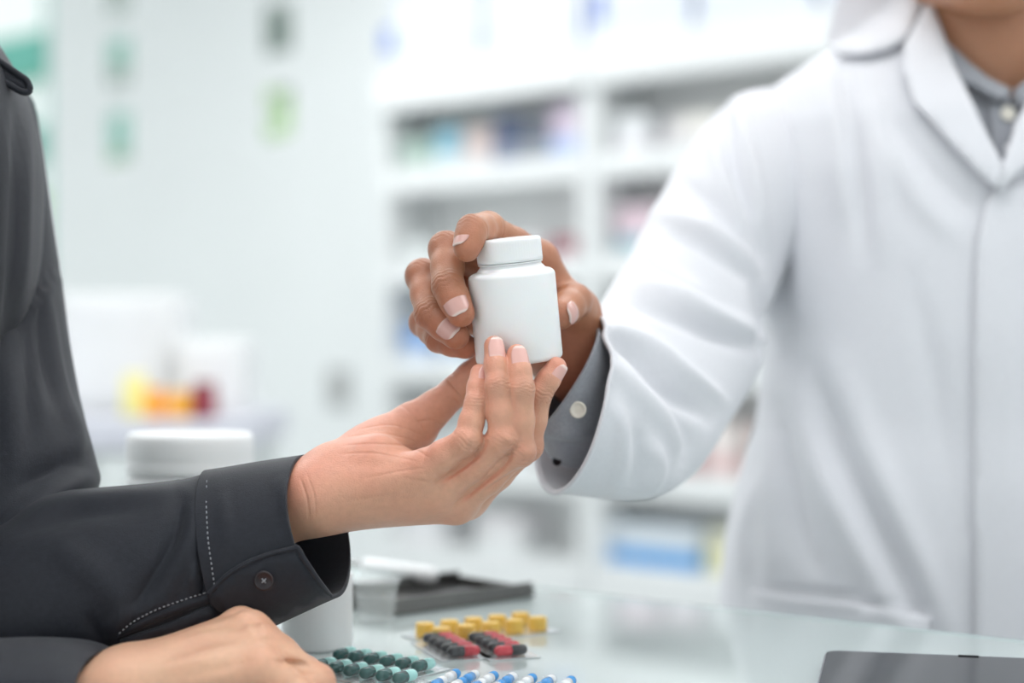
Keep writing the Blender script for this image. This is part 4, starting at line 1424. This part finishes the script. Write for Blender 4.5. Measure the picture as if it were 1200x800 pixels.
# coat and shirt torso rings: z, cx, cy, half width, half depth
CR = np.array([(0.55, .385, 1.42, .240, .170), (0.70, .385, 1.42, .232, .167), (0.85, .385, 1.42, .224, .162), (1.0, .385, 1.42, .213, .152), (1.08, .385, 1.41, .208, .147), (1.13, .385, 1.405, .198, .142), (1.18, .385, 1.405, .182, .138),
               (1.25, .385, 1.40, .174, .134), (1.32, .386, 1.40, .181, .130), (1.38, .387, 1.402, .190, .124), (1.42, .388, 1.405, .192, .114), (1.45, .391, 1.41, .180, .102),
               (1.475, .394, 1.413, .148, .090), (1.50, .395, 1.418, .108, .080), (1.52, .395, 1.42, .086, .074), (1.535, .395, 1.42, .080, .070)])
EXPO = 2.35


def coat_par(z):
    return [np.interp(z, CR[:, 0], CR[:, i]) for i in range(1, 5)]


def coat_y(x, z):
    cx, cy, hw, hd_ = coat_par(z)
    q = min(abs((x - cx) / hw), 0.999)
    return cy - hd_ * (1 - q ** EXPO) ** (1 / EXPO)


NRC, SEGC = 170, 220
zz = np.interp(np.linspace(0, 1, NRC), [0, 0.12, 0.72, 1.0], [0.55, 0.98, 1.40, 1.535])
V = np.zeros((NRC, SEGC, 3))
CRi = np.stack([np.interp(zz, CR[:, 0], CR[:, i]) for i in range(5)], 1)
for _ in range(6):     # soften the ring profile
    CRi[1:-1, 1:] = 0.25 * CRi[:-2, 1:] + 0.5 * CRi[1:-1, 1:] + 0.25 * CRi[2:, 1:]
ang = np.linspace(0, 2 * math.pi, SEGC, endpoint=False)
ca, sa = np.cos(ang), np.sin(ang)
ca, sa = np.sign(ca) * np.abs(ca) ** (2 / EXPO), np.sign(sa) * np.abs(sa) ** (2 / EXPO)
for i in range(NRC):
    z, cx, cy, hw, hd_ = CRi[i]
    V[i, :, 0] = cx + hw * ca
    V[i, :, 1] = cy + hd_ * sa
    V[i, :, 2] = z
V = V.reshape(-1, 3)
F = grid_faces(NRC, SEGC)
base_coat = V.copy()
COATF = [
    ([(985, 75), (998, 150), (1008, 230), (1012, 300)], 9, -6.8, 0), ([(972, 90), (982, 170), (990, 260)], 12, 5.2, 0), ([(1022, 100), (1032, 200), (1035, 300)], 13, 5.2, 0),
    ([(950, 430), (985, 530), (1030, 620), (1090, 745)], 13, -9.8, 0), ([(925, 440), (960, 550), (1010, 650), (1060, 745)], 16, 7.5, 0), ([(985, 430), (1030, 550), (1075, 650), (1115, 745)], 16, 6.8, 0),
    ([(915, 480), (925, 560), (945, 640), (965, 680)], 12, -9.0, 0), ([(905, 500), (900, 590), (905, 680)], 12, 6.0, 0), ([(1070, 330), (1090, 420), (1110, 520), (1125, 620)], 13, -4.5, 0),
    ([(900, 120), (905, 200), (900, 300), (905, 380)], 9, 5.2, 0), ([(930, 120), (935, 250), (938, 380)], 14, 4.5, 0), ([(915, 200), (918, 320), (925, 430)], 9, -5.2, 0),
    ([(1050, 130), (1080, 180), (1120, 225), (1150, 250)], 10, -5.2, 0), ([(1040, 160), (1075, 230), (1120, 280)], 14, 4.5, 0),
    ([(880, 690), (960, 697), (1050, 712), (1100, 722)], 4, 3.8, 1),
    ([(1165, 300), (1172, 450), (1168, 600)], 14, 3.0, 0), ([(890, 560), (872, 620), (870, 680)], 10, 6.0, 0),
]
V = displace(V, F, lambda px, py, V, N: 0.0025 * fbm(V, 10, (1, 2, 3), (1.6, 1.6, 0.5)) + (N[:, 1] < 0.1) * stroke_disp(px, py, COATF))
# V neck opening
px, py = to_px(V)
front = V[:, 1] < 1.415
lx = np.interp(py, [-60, 0, 80, 205], [1050, 1066, 1090, 1160])
rx = np.interp(py, [-60, 0, 80, 205], [1300, 1285, 1240, 1172])
inV = front & (py < 208) & (px > lx) & (px < rx)
keep = ~(inV[F].all(1))
coat = cloth_obj('coat', V, F[keep], M['coat'], person_p, 0.002, label='white long sleeved coat with notched lapels')
coat_pts = V[(V[:, 1] < 1.41) & (V[:, 2] > 0.95)]
coat_sy = surf_from_points(coat_pts)
# shirt underneath
V2 = base_coat.copy()
cxy = np.repeat(CRi[:, 1:3], SEGC, 0)
V2[:, :2] = cxy + (V2[:, :2] - cxy) * 0.93
sel = V2[:, 2] > 0.9
px, py = to_px(V2)
neck = (V2[:, 1] < 1.42) & (py < np.interp(px, [1060, 1096, 1130, 1178, 1182, 1230, 1262, 1300], [0, 52, 82, 114, 114, 80, 45, -10]))
sel &= ~neck
shirt_p = cloth_obj('shirt', V2, F[sel[F].all(1)], M['grey'], person_p, 0.0015, label='grey striped button shirt')
sy = lambda x, z: (lambda cx, cy, hw, hd_: cy - 0.93 * hd_ * (1 - min(abs((x - cx) / (0.93 * hw)), 0.999) ** EXPO) ** (1 / EXPO))(*coat_par(z))
cpx = lambda pts, fn=coat_y, d=1.29: [px_to_surface(x, y, fn, d) for x, y in pts]
# lapels, collar, front panel
yb = coat_y
patch_xz('lapel', cpx([(1056, 56), (1066, 40), (1086, 0), (1112, 78), (1142, 140), (1173, 203), (1166, 226), (1140, 203), (1105, 165), (1066, 122), (1054, 84)]), yb, 0.011, M['coat'], coat, 0.003)
patch_xz('lapel', cpx([(1166, 206), (1187, 142), (1222, 80), (1268, 5), (1300, 60), (1290, 120), (1240, 160), (1200, 195), (1168, 226)]), yb, 0.010, M['coat'], coat, 0.003)
patch_xz('front_panel', cpx([(1168, 214), (1153, 240), (1144, 280), (1140, 340), (1139, 450), (1140, 600), (1141, 760), (1260, 760), (1258, 500), (1256, 300), (1240, 215)]), coat_sy, 0.0035, M['coat'], coat, 0.0028, cuts=6)
patch_xz('coat_collar', cpx([(1006, -62), (985, -20), (972, 20), (966, 48), (972, 60), (984, 67), (1010, 66), (1036, 60), (1055, 50), (1066, 36), (1078, 4), (1062, -60)]), yb, 0.010, M['coat'], coat, 0.004)
patch_xz('coat_collar', cpx([(1300, -60), (1285, 4), (1297, 40), (1310, 55), (1345, 64), (1375, 60), (1385, 40), (1375, 0), (1350, -50)]), yb, 0.010, M['coat'], coat, 0.004)
patch_xz('pocket', cpx([(880, 690), (1000, 706), (1090, 722), (1090, 860), (890, 850)]), coat_sy, 0.004, M['coat'], coat, 0.003)
# shirt collar and button band
scy = lambda x, z: sy(x, z)
patch_xz('shirt_collar', [px_to_surface(x, y, scy, 1.30) for x, y in ((1066, -45), (1078, 10), (1088, 40), (1096, 47), (1112, 60), (1130, 77), (1152, 95), (1179, 109), (1174, 121), (1158, 117), (1136, 104), (1114, 96), (1096, 70), (1084, 45), (1070, 10))], scy, 0.012, M['grey'], shirt_p, 0.004)
patch_xz('shirt_collar', [px_to_surface(x, y, scy, 1.30) for x, y in ((1182, 110), (1205, 92), (1230, 70), (1262, 35), (1290, -10), (1310, -40), (1300, 20), (1270, 75), (1230, 110), (1200, 128), (1188, 128))], scy, 0.012, M['grey'], shirt_p, 0.004)
patch_xz('button_band', [px_to_surface(x, y, scy, 1.30) for x, y in ((1158, 118), (1180, 112), (1205, 125), (1205, 300), (1160, 300))], scy, 0.004, M['grey'], shirt_p, 0.002)
button_obj(1181, 133, 1.2915, 0.0055, M['pearl'], shirt_p)
# coat sleeve
SLV = [(935, 110, 985, 260, 1.41, 1.41, 55, 0), (896, 103, 945, 290, 1.405, 1.39, 64, 0), (856, 116, 912, 330, 1.39, 1.37, 71, 0), (806, 170, 897, 372, 1.365, 1.335, 74, 0), (775, 224, 893, 408, 1.33, 1.30, 74, 0),
       (752, 272, 880, 445, 1.285, 1.265, 72, 2), (732, 312, 852, 495, 1.235, 1.22, 68, 6), (712, 346, 812, 550, 1.18, 1.17, 62, 12), (698, 366, 748, 586, 1.12, 1.11, 56, 20), (692, 372, 648, 578, 1.085, 1.065, 52, 32)]
nr, seg = 150, 150
V = loft_rings(SLV, nr, seg).reshape(-1, 3)
F = grid_faces(nr, seg)
SLVF = [
    ([(712, 392), (745, 415), (780, 455), (825, 490)], 8, -11.4, 0), ([(705, 380), (750, 400), (800, 440), (845, 470)], 9, 9.5, 0), ([(715, 420), (745, 460), (780, 500), (800, 530)], 11, 7.6, 0),
    ([(740, 330), (790, 345), (850, 375), (892, 395)], 10, 8.5, 0), ([(735, 350), (790, 370), (850, 395), (890, 408)], 9, -9.5, 0),
    ([(780, 270), (830, 290), (880, 330)], 10, -8.5, 0), ([(770, 250), (830, 270), (885, 315)], 10, 7.6, 0), ([(800, 215), (840, 240), (875, 290)], 9, -6.6, 0),
    ([(850, 130), (862, 200), (885, 270), (893, 320)], 8, -7.6, 0), ([(865, 120), (880, 200), (895, 280)], 8, 6.6, 0), ([(835, 160), (850, 220), (880, 280)], 9, 5.7, 0),
    ([(760, 290), (780, 320), (830, 345)], 9, 5.7, 0), ([(790, 480), (805, 520), (800, 550)], 9, -6.6, 0), ([(720, 470), (728, 520), (720, 565)], 8, 4.8, 0), ([(745, 500), (750, 540), (740, 575)], 8, -4.8, 0),
    ([(765, 520), (772, 550), (760, 578)], 7, 4.8, 0), ([(885, 330), (893, 370), (888, 405)], 8, -7.6, 0),
]
V = displace(V, F, lambda px, py, V, N: 0.0030 * fbm(V, 13, (11, 2, 3), (1, 1, 1)) + (N[:, 1] < 0.25) * stroke_disp(px, py, SLVF))
sleeve = cloth_obj('coat_sleeve', V, F, M['coat'], coat, 0.002)
hem = V.reshape(nr, seg, 3)[-1]
TV, TF = tube_data(list(hem) + [hem[0]], 0.0016, 8, cap=False)
mesh_obj('sleeve_hem', TV, TF, M['coat'], coat)
# other sleeve, hand in the coat pocket
fd = Field((0.44, 1.18, 0.86), (0.76, 1.58, 1.52), 0.006)
fd.group([C_((0.54, 1.41, 1.395), (0.61, 1.43, 1.14), 0.068, 0.062), C_((0.61, 1.43, 1.14), (0.565, 1.30, 0.96), 0.06, 0.05)], 0.02, 0.001)
V, F = fd.mesh(2)
cloth_obj('coat_sleeve', V, F, M['coat'], coat, 0)
# shirt cuff at the wrist
CUF = [(697, 384, 630, 500, 1.075, 1.062, 36, 10), (702, 393, 648, 533, 1.085, 1.074, 38, 12), (711, 416, 680, 546, 1.10, 1.092, 33, 10), (719, 432, 700, 530, 1.112, 1.104, 27, 6)]
nr, seg = 50, 100
V = loft_rings(CUF, nr, seg).reshape(-1, 3)
F = grid_faces(nr, seg)
V = displace(V, F, lambda px, py, V, N: 0.0012 * fbm(V, 18, (2, 2, 3)) + (N[:, 1] < 0.2) * stroke_disp(px, py, [([(640, 512), (665, 520), (690, 520)], 7, -3, 0), ([(634, 500), (660, 507), (688, 505)], 5, 2.5, 0)]))
cuffp = cloth_obj('shirt_cuff', V, F, M['grey'], shirt_p, 0.002)
cufp_y = surf_from_points(V[V[:, 1] < 1.075])
for (bx, by, br, bm_) in ((678, 480, 0.0052, 'pearl'), (653, 540, 0.003, 'button')):
    X, Z = px_to_surface(bx, by, cufp_y, 1.05)
    button_obj(bx, by, cufp_y(X, Z) - 0.0045, br, M[bm_], shirt_p, (-0.3, -1, 0.0))

# ------------------------------------------------------------------ pill bottles
def pill_bottle(name, loc, tilt, R, H, label, mats, cap_r=0.75, group=None):
    """R body radius, H overall height; cap on a short neck above rounded shoulders"""
    o = empty(name, loc, label=label, cat='bottle', group=group)
    o.rotation_euler = tilt
    hb = H * 0.735
    prof = [(0.0005, 0.0)]
    prof += [(R * 0.90, 0.0), (R * 0.955, H * 0.006), (R * 0.985, H * 0.018), (R, H * 0.04), (R, hb * 0.5), (R, hb * 0.93)]
    for k in range(1, 8):
        a = k / 7 * math.pi / 2
        prof.append((R * 0.80 + R * 0.20 * math.cos(a), hb * 0.93 + H * 0.055 * math.sin(a)))
    prof += [(R * 0.755, hb * 0.93 + H * 0.075), (R * 0.715, hb * 0.93 + H * 0.09), (R * 0.70, H * 0.80), (0.0005, H * 0.80)]
    V, F = lathe_data(prof, 96)
    mesh_obj('bottle_body', V, F, mats[0], o, local=True)
    # ribbed cap: fine grip ribs around
    seg = 288
    rc = R * cap_r
    rows = [(0.0, 0.97, 0), (0.004, 1.0, 0), (0.03, 1.0, 0.3), (0.045, 1.0, 1), (0.135, 1.0, 1), (0.15, 1.0, 0.3), (0.165, 0.995, 0), (0.178, 0.97, 0), (0.184, 0.93, 0), (0.186, 0.6, 0), (0.186, 0.02, 0)]
    V, F = [], []
    z0 = H * 0.805
    for (dz, f, rib) in rows:
        for k in range(seg):
            a = 2 * math.pi * k / seg
            rr = rc * f - rib * 0.00008 * (k % 4 in (0, 1))
            V.append((rr * math.cos(a), rr * math.sin(a), z0 + dz * H * 1.04))
    F = [tuple(q) for q in grid_faces(len(rows), seg)]
    F.append(tuple((len(rows) - 1) * seg + k for k in range(seg)))
    F.append(tuple(range(seg - 1, -1, -1)))
    cap = mesh_obj('cap', V, F, mats[0], o, local=True)
    V, F = lathe_data([(rc * 0.9, z0 - H * 0.014), (rc * 0.985, z0 - H * 0.014), (rc * 0.99, z0 - H * 0.004), (rc * 0.9, z0 - H * 0.004)], 96)
    mesh_obj('tamper_ring', V, F, mats[0], cap, local=True)
    return o


base = P(609, 423, 1.0)
TILT = math.radians(-5.5)
pill_bottle('pill_bottle', base, (math.radians(5.0), TILT, 0), 0.0255, 0.0725, 'plain white pill bottle with ribbed screw cap held between the two hands', (M['bottle'],))

# white bottle and big tub on the counter, partly behind the sleeve
b0 = on_counter(372, 758)
pill_bottle('pill_bottle', b0, (0, 0, 0), 0.0225, 0.066, 'white pill bottle standing on the counter behind the dark cuff', (M['tub'],))
tb = P(223, 0, 1.25)
tub = empty('medicine_tub', (tb[0], tb[1], COUNTER), label='large white screw top tub on the counter behind the dark sleeve', cat='tub')
Rt = 147 / 2 / FPX * 1.25
ztub = P(0, 507, 1.25)[2] - COUNTER
lathe('tub_body', [(0.001, 0.0005), (Rt * 0.92, 0.0005), (Rt * 0.96, 0.004), (Rt * 0.96, ztub - 0.042), (Rt * 0.9, ztub - 0.034), (Rt * 0.9, ztub - 0.02), (0.001, ztub - 0.02)], M['tub'], tub, 64)
lathe('tub_lid', [(Rt * 0.5, ztub - 0.029), (Rt * 0.99, ztub - 0.029), (Rt, ztub - 0.027), (Rt, ztub - 0.021), (Rt * 0.992, ztub - 0.019), (Rt, ztub - 0.017), (Rt, ztub - 0.006), (Rt * 0.985, ztub - 0.002), (Rt * 0.95, ztub), (Rt * 0.85, ztub), (Rt * 0.83, ztub - 0.002), (0.001, ztub - 0.002)], M['tub'], tub, 64)
lathe('tub_ring', [(Rt * 0.9, ztub - 0.038), (Rt * 0.985, ztub - 0.038), (Rt * 0.985, ztub - 0.031), (Rt * 0.9, ztub - 0.031)], M['tub'], tub, 64)


# ------------------------------------------------------------------ blister packs
def capsule_half(L, r, side, seg=14):
    prof = []
    for k in range(6):
        a = k / 5 * math.pi / 2
        prof.append((max(0.0002, r * math.sin(a)), -(L / 2 - r) - r * math.cos(a)))
    prof.append((r, 0.0))
    prof.append((0.0002, 0.0))
    V, F = lathe_data(prof, seg)
    # lay along x
    return [(z * side, x, y) for x, y, z in V], [f if side > 0 else f for f in F]


def blister(name, org, ax, pitch, nrow, ncol, colgap, L, r, mat_a, mat_b, label, group, flip=None, margin=0.006, tablet=False, tablet_h=0.004):
    """org: centre of first pocket (world); ax: unit vector along capsules; pitch: unit vector to the next one"""
    ax = np.array([ax[0], ax[1], 0.0])
    ax /= np.linalg.norm(ax)
    pv = np.array([-ax[1], ax[0], 0.0])
    if pv[:2] @ np.array(pitch) < 0:
        pv = -pv
    p = np.linalg.norm(pitch)
    o = empty(name, (org[0], org[1], COUNTER), math.atan2(ax[1], ax[0]), label=label, cat='blister pack', group=group)
    sgn = 1.0 if (math.cos(0) * pv @ np.array([-ax[1], ax[0], 0])) > 0 else -1.0
    y_last = sgn * p * (nrow - 1)
    x_last = colgap * (ncol - 1)
    x0, x1 = -L / 2 - margin, x_last + L / 2 + margin
    y0, y1 = min(0, y_last) - p / 2 - 0.002, max(0, y_last) + p / 2 + 0.002
    bm = bmesh.new()
    add_box(bm, x0, x1, y0, y1, 0.0003, 0.0009)
    sheet = bm_obj('foil_sheet', bm, M['foil'], o, local=True)
    zc = 0.0012 + r
    if tablet:
        V, F = lathe_data([(0.0003, 0), (r * 0.93, 0), (r, 0.0006), (r, tablet_h * 0.8), (r * 0.93, tablet_h), (0.0003, tablet_h * 1.08)], 20)
        me_a = bpy.data.meshes.new('tablet')
        me_a.from_pydata(V, [], F)
        me_a.materials.append(mat_a)
    else:
        me = []
        for side, mm in ((-1, mat_a), (1, mat_b)):
            V, F = capsule_half(L, r, -side)
            m_ = bpy.data.meshes.new('capsule_half')
            m_.from_pydata(V, [], F)
            m_.materials.append(mm)
            m_.polygons.foreach_set('use_smooth', [True] * len(m_.polygons))
            me.append(m_)
    # clear dome
    dv = []
    nd, sg = 5, 18
    for i in range(nd + 1):
        a = i / nd * math.pi / 2
        for k in range(sg):
            t = 2 * math.pi * k / sg
            rx, ry = (L / 2 + 0.0012), (r + 0.0012)
            cx = math.copysign(abs(math.cos(t)) ** 0.7, math.cos(t)) * rx
            cy = math.copysign(abs(math.sin(t)) ** 0.8, math.sin(t)) * ry
            f = math.cos(a) ** 0.45 if i < nd else 0.0
            dv.append((cx * f, cy * f, 0.0010 + math.sin(a) * ((2 * r if not tablet else tablet_h) + 0.0012)))
    md = bpy.data.meshes.new('clear_pocket')
    md.from_pydata(dv, [], [tuple(q) for q in grid_faces(nd + 1, sg)])
    md.materials.append(M['dome'])
    md.polygons.foreach_set('use_smooth', [True] * len(md.polygons))
    for cidx in range(ncol):
        for i in range(nrow):
            x, y = cidx * colgap, sgn * p * i
            if tablet:
                t = bpy.data.objects.new('tablet', me_a)
                t['_local'] = 1
                t.location = (x, y, 0.0012)
                link(t, o)
            else:
                t = bpy.data.objects.new('capsule', me[0])
                t['_local'] = 1
                t.location = (x, y, zc)
                if flip and flip(cidx, i):
                    t.rotation_euler = (0, 0, math.pi)
                link(t, o)
                t2 = bpy.data.objects.new('capsule_half', me[1])
                t2['_local'] = 1
                link(t2, t)
            dm = bpy.data.objects.new('clear_pocket', md)
            dm['_local'] = 1
            dm.location = (x, y, 0)
            link(dm, o)
    return o


teal_d, teal_l = cmat((0.006, 0.09, 0.085), 0.15), cmat((0.42, 0.80, 0.77), 0.2)
red, blk = cmat((0.62, 0.025, 0.05), 0.15), cmat((0.012, 0.012, 0.018), 0.12)
yel = cmat((0.90, 0.56, 0.07), 0.35)
blu, wht = cmat((0.03, 0.30, 0.72), 0.15), cmat((0.85, 0.87, 0.89), 0.15)
p0 = on_counter(404, 774)
blister('blister_pack', p0, (0.60, 0.80), np.array([.80, -.60]) * 0.0125, 6, 1, 0.0, 0.0190, 0.0034, teal_d, teal_l, 'blister strip of dark green and pale teal capsules beside the resting hand, farther strip', 'blister packs on the counter')
p0 = on_counter(380, 787)
blister('blister_pack', p0, (0.60, 0.80), np.array([.80, -.60]) * 0.0125, 6, 1, 0.0, 0.0190, 0.0034, teal_d, teal_l, 'blister strip of dark green and pale teal capsules touching the resting hand, nearer strip', 'blister packs on the counter')
p0 = on_counter(514, 755)
blister('blister_pack', p0, (0.94, 0.34), np.array([.34, -.94]) * 0.0128, 5, 1, 0.026, 0.0215, 0.0033, blk, red, 'blister strip of black and red capsules, left of the two red strips', 'blister packs on the counter')
p0 = on_counter(567, 754)
blister('blister_pack', p0, (0.94, 0.34), np.array([.34, -.94]) * 0.0128, 5, 1, 0.026, 0.0215, 0.0033, blk, red, 'blister strip of black and red capsules with its nearest capsule reversed, right of the two', 'blister packs on the counter', flip=lambda c, i: i == 4)
p0 = on_counter(498, 747)
blister('blister_pack', p0, (0.55, -0.83), np.array([.83, .55]) * 0.0190, 5, 2, 0.021, 0.0125, 0.0062, yel, yel, 'blister pack of yellow tablets in two rows beside the steel tray', 'blister packs on the counter', tablet=True, tablet_h=0.0085)
p0 = on_counter(530, 800)
blister('blister_pack', p0, (0.30, 0.95), np.array([.95, -.30]) * 0.0115, 7, 2, -0.022, 0.0185, 0.0030, wht, blu, 'blister pack of blue and white capsules at the front of the counter', 'blister packs on the counter', flip=lambda c, i: (c + i) % 2 == 1)

# ------------------------------------------------------------------ steel tray, spatula, clear cup
ta, tb_, tc_ = on_counter(458, 722), on_counter(622, 700), on_counter(400, 690)
e1 = nrm(tb_ - ta)
tr = empty('pill_tray', ta, math.atan2(e1[1], e1[0]), label='stainless steel pill tray behind the yellow tablets', cat='tray')
Lt, Wt = float(np.linalg.norm(tb_ - ta)), 0.085
box('tray_base', (0, Lt, 0, Wt, 0.0005, 0.002), M['darksteel'], tr, bevel=0.0005, local=True)
for nm, dims in (('tray_rim', (0, Lt, -0.002, 0.0, 0.0005, 0.012)), ('tray_rim', (0, Lt, Wt, Wt + 0.002, 0.0005, 0.012)), ('tray_rim', (-0.002, 0, -0.002, Wt + 0.002, 0.0005, 0.012)), ('tray_rim', (Lt, Lt + 0.002, -0.002, Wt + 0.002, 0.0005, 0.008))):
    box(nm, dims, M['darksteel'], tr, bevel=0.0006, local=True)
sp = empty('spatula', P(470, 668, 1.36), label='white handled steel spatula resting across the pill tray', cat='spatula')
a, b = P(424, 662, 1.36), P(512, 674, 1.33)
TV, TF = tube_data([a + (b - a) * t for t in (0, 0.02, 0.06, 0.5, 0.94, 0.98, 1.0)], [0.0025, 0.0050, 0.0062, 0.0062, 0.0062, 0.005, 0.0025], 20)
mesh_obj('handle', TV, TF, M['whitegloss'], sp)
n0 = nrm(a - b)
TV, TF = tube_data([a, a + n0 * 0.03, a + n0 * 0.06], [0.0025, 0.003, 0.003], 12)
mesh_obj('shaft', TV, TF, M['steel'], sp)
bl = a + n0 * 0.06
V = [bl + np.array([0, -.006, -.001]), bl + np.array([0, .006, -.001]), bl + n0 * 0.05 + np.array([0, .010, -.001]), bl + n0 * 0.05 + np.array([0, -.010, -.001])]
V += [v + np.array([0, 0, .0016]) for v in V]
mesh_obj('blade', V, [(0, 1, 2, 3), (7, 6, 5, 4), (0, 4, 5, 1), (1, 5, 6, 2), (2, 6, 7, 3), (3, 7, 4, 0)], M['steel'], sp, smooth=False)
# clear medicine cup
cu = on_counter(441, 730)
cup = empty('medicine_cup', cu, label='small clear plastic medicine cup at the near end of the tray', cat='cup')
glassm = mat('clear_plastic', (0.88, 0.91, 0.91), 0.08, alpha=0.14, noise_amt=0.01)
lathe('cup_wall', [(0.011, 0.0006), (0.0125, 0.001), (0.0155, 0.028), (0.0165, 0.0285), (0.0165, 0.0295), (0.0148, 0.0295), (0.0117, 0.002), (0.001, 0.002)], glassm, cup, 32)
lathe('cup_rim', [(0.0163, 0.0285), (0.0175, 0.0285), (0.0175, 0.0305), (0.0163, 0.0305)], glassm, cup, 32)

# ------------------------------------------------------------------ tablet computer
q0, q1 = on_counter(983, 777), on_counter(1200, 786)
e1 = nrm(q1 - q0)
tb = empty('tablet_computer', q0, math.atan2(e1[1], e1[0]), label='black glass tablet lying on the counter in front of the pharmacist', cat='tablet')


def rounded_rect(x0, x1, y0, y1, r, n=6):
    pts = []
    for cx, cy, a0 in ((x1 - r, y1 - r, 0), (x0 + r, y1 - r, 90), (x0 + r, y0 + r, 180), (x1 - r, y0 + r, 270)):
        for k in range(n + 1):
            a = math.radians(a0 + 90 * k / n)
            pts.append((cx + r * math.cos(a), cy + r * math.sin(a)))
    return pts


def slab(name, pts, z0, z1, material, parent):
    n = len(pts)
    V = [(x, y, z0) for x, y in pts] + [(x, y, z1) for x, y in pts]
    F = [tuple(range(n - 1, -1, -1)), tuple(range(n, 2 * n))] + [(k, (k + 1) % n, n + (k + 1) % n, n + k) for k in range(n)]
    return mesh_obj(name, V, F, material, parent, smooth=False, local=True)


slab('tablet_case', rounded_rect(-0.008, 0.235, -0.165, 0.004, 0.010), 0.0005, 0.0066, M['tabletrim'], tb)
slab('screen', rounded_rect(-0.007, 0.234, -0.164, 0.003, 0.009), 0.0067, 0.0072, M['tablet'], tb)
slab('camera_notch', rounded_rect(0.070, 0.082, 0.0005, 0.0026, 0.001), 0.0073, 0.0078, M['black'], tb)
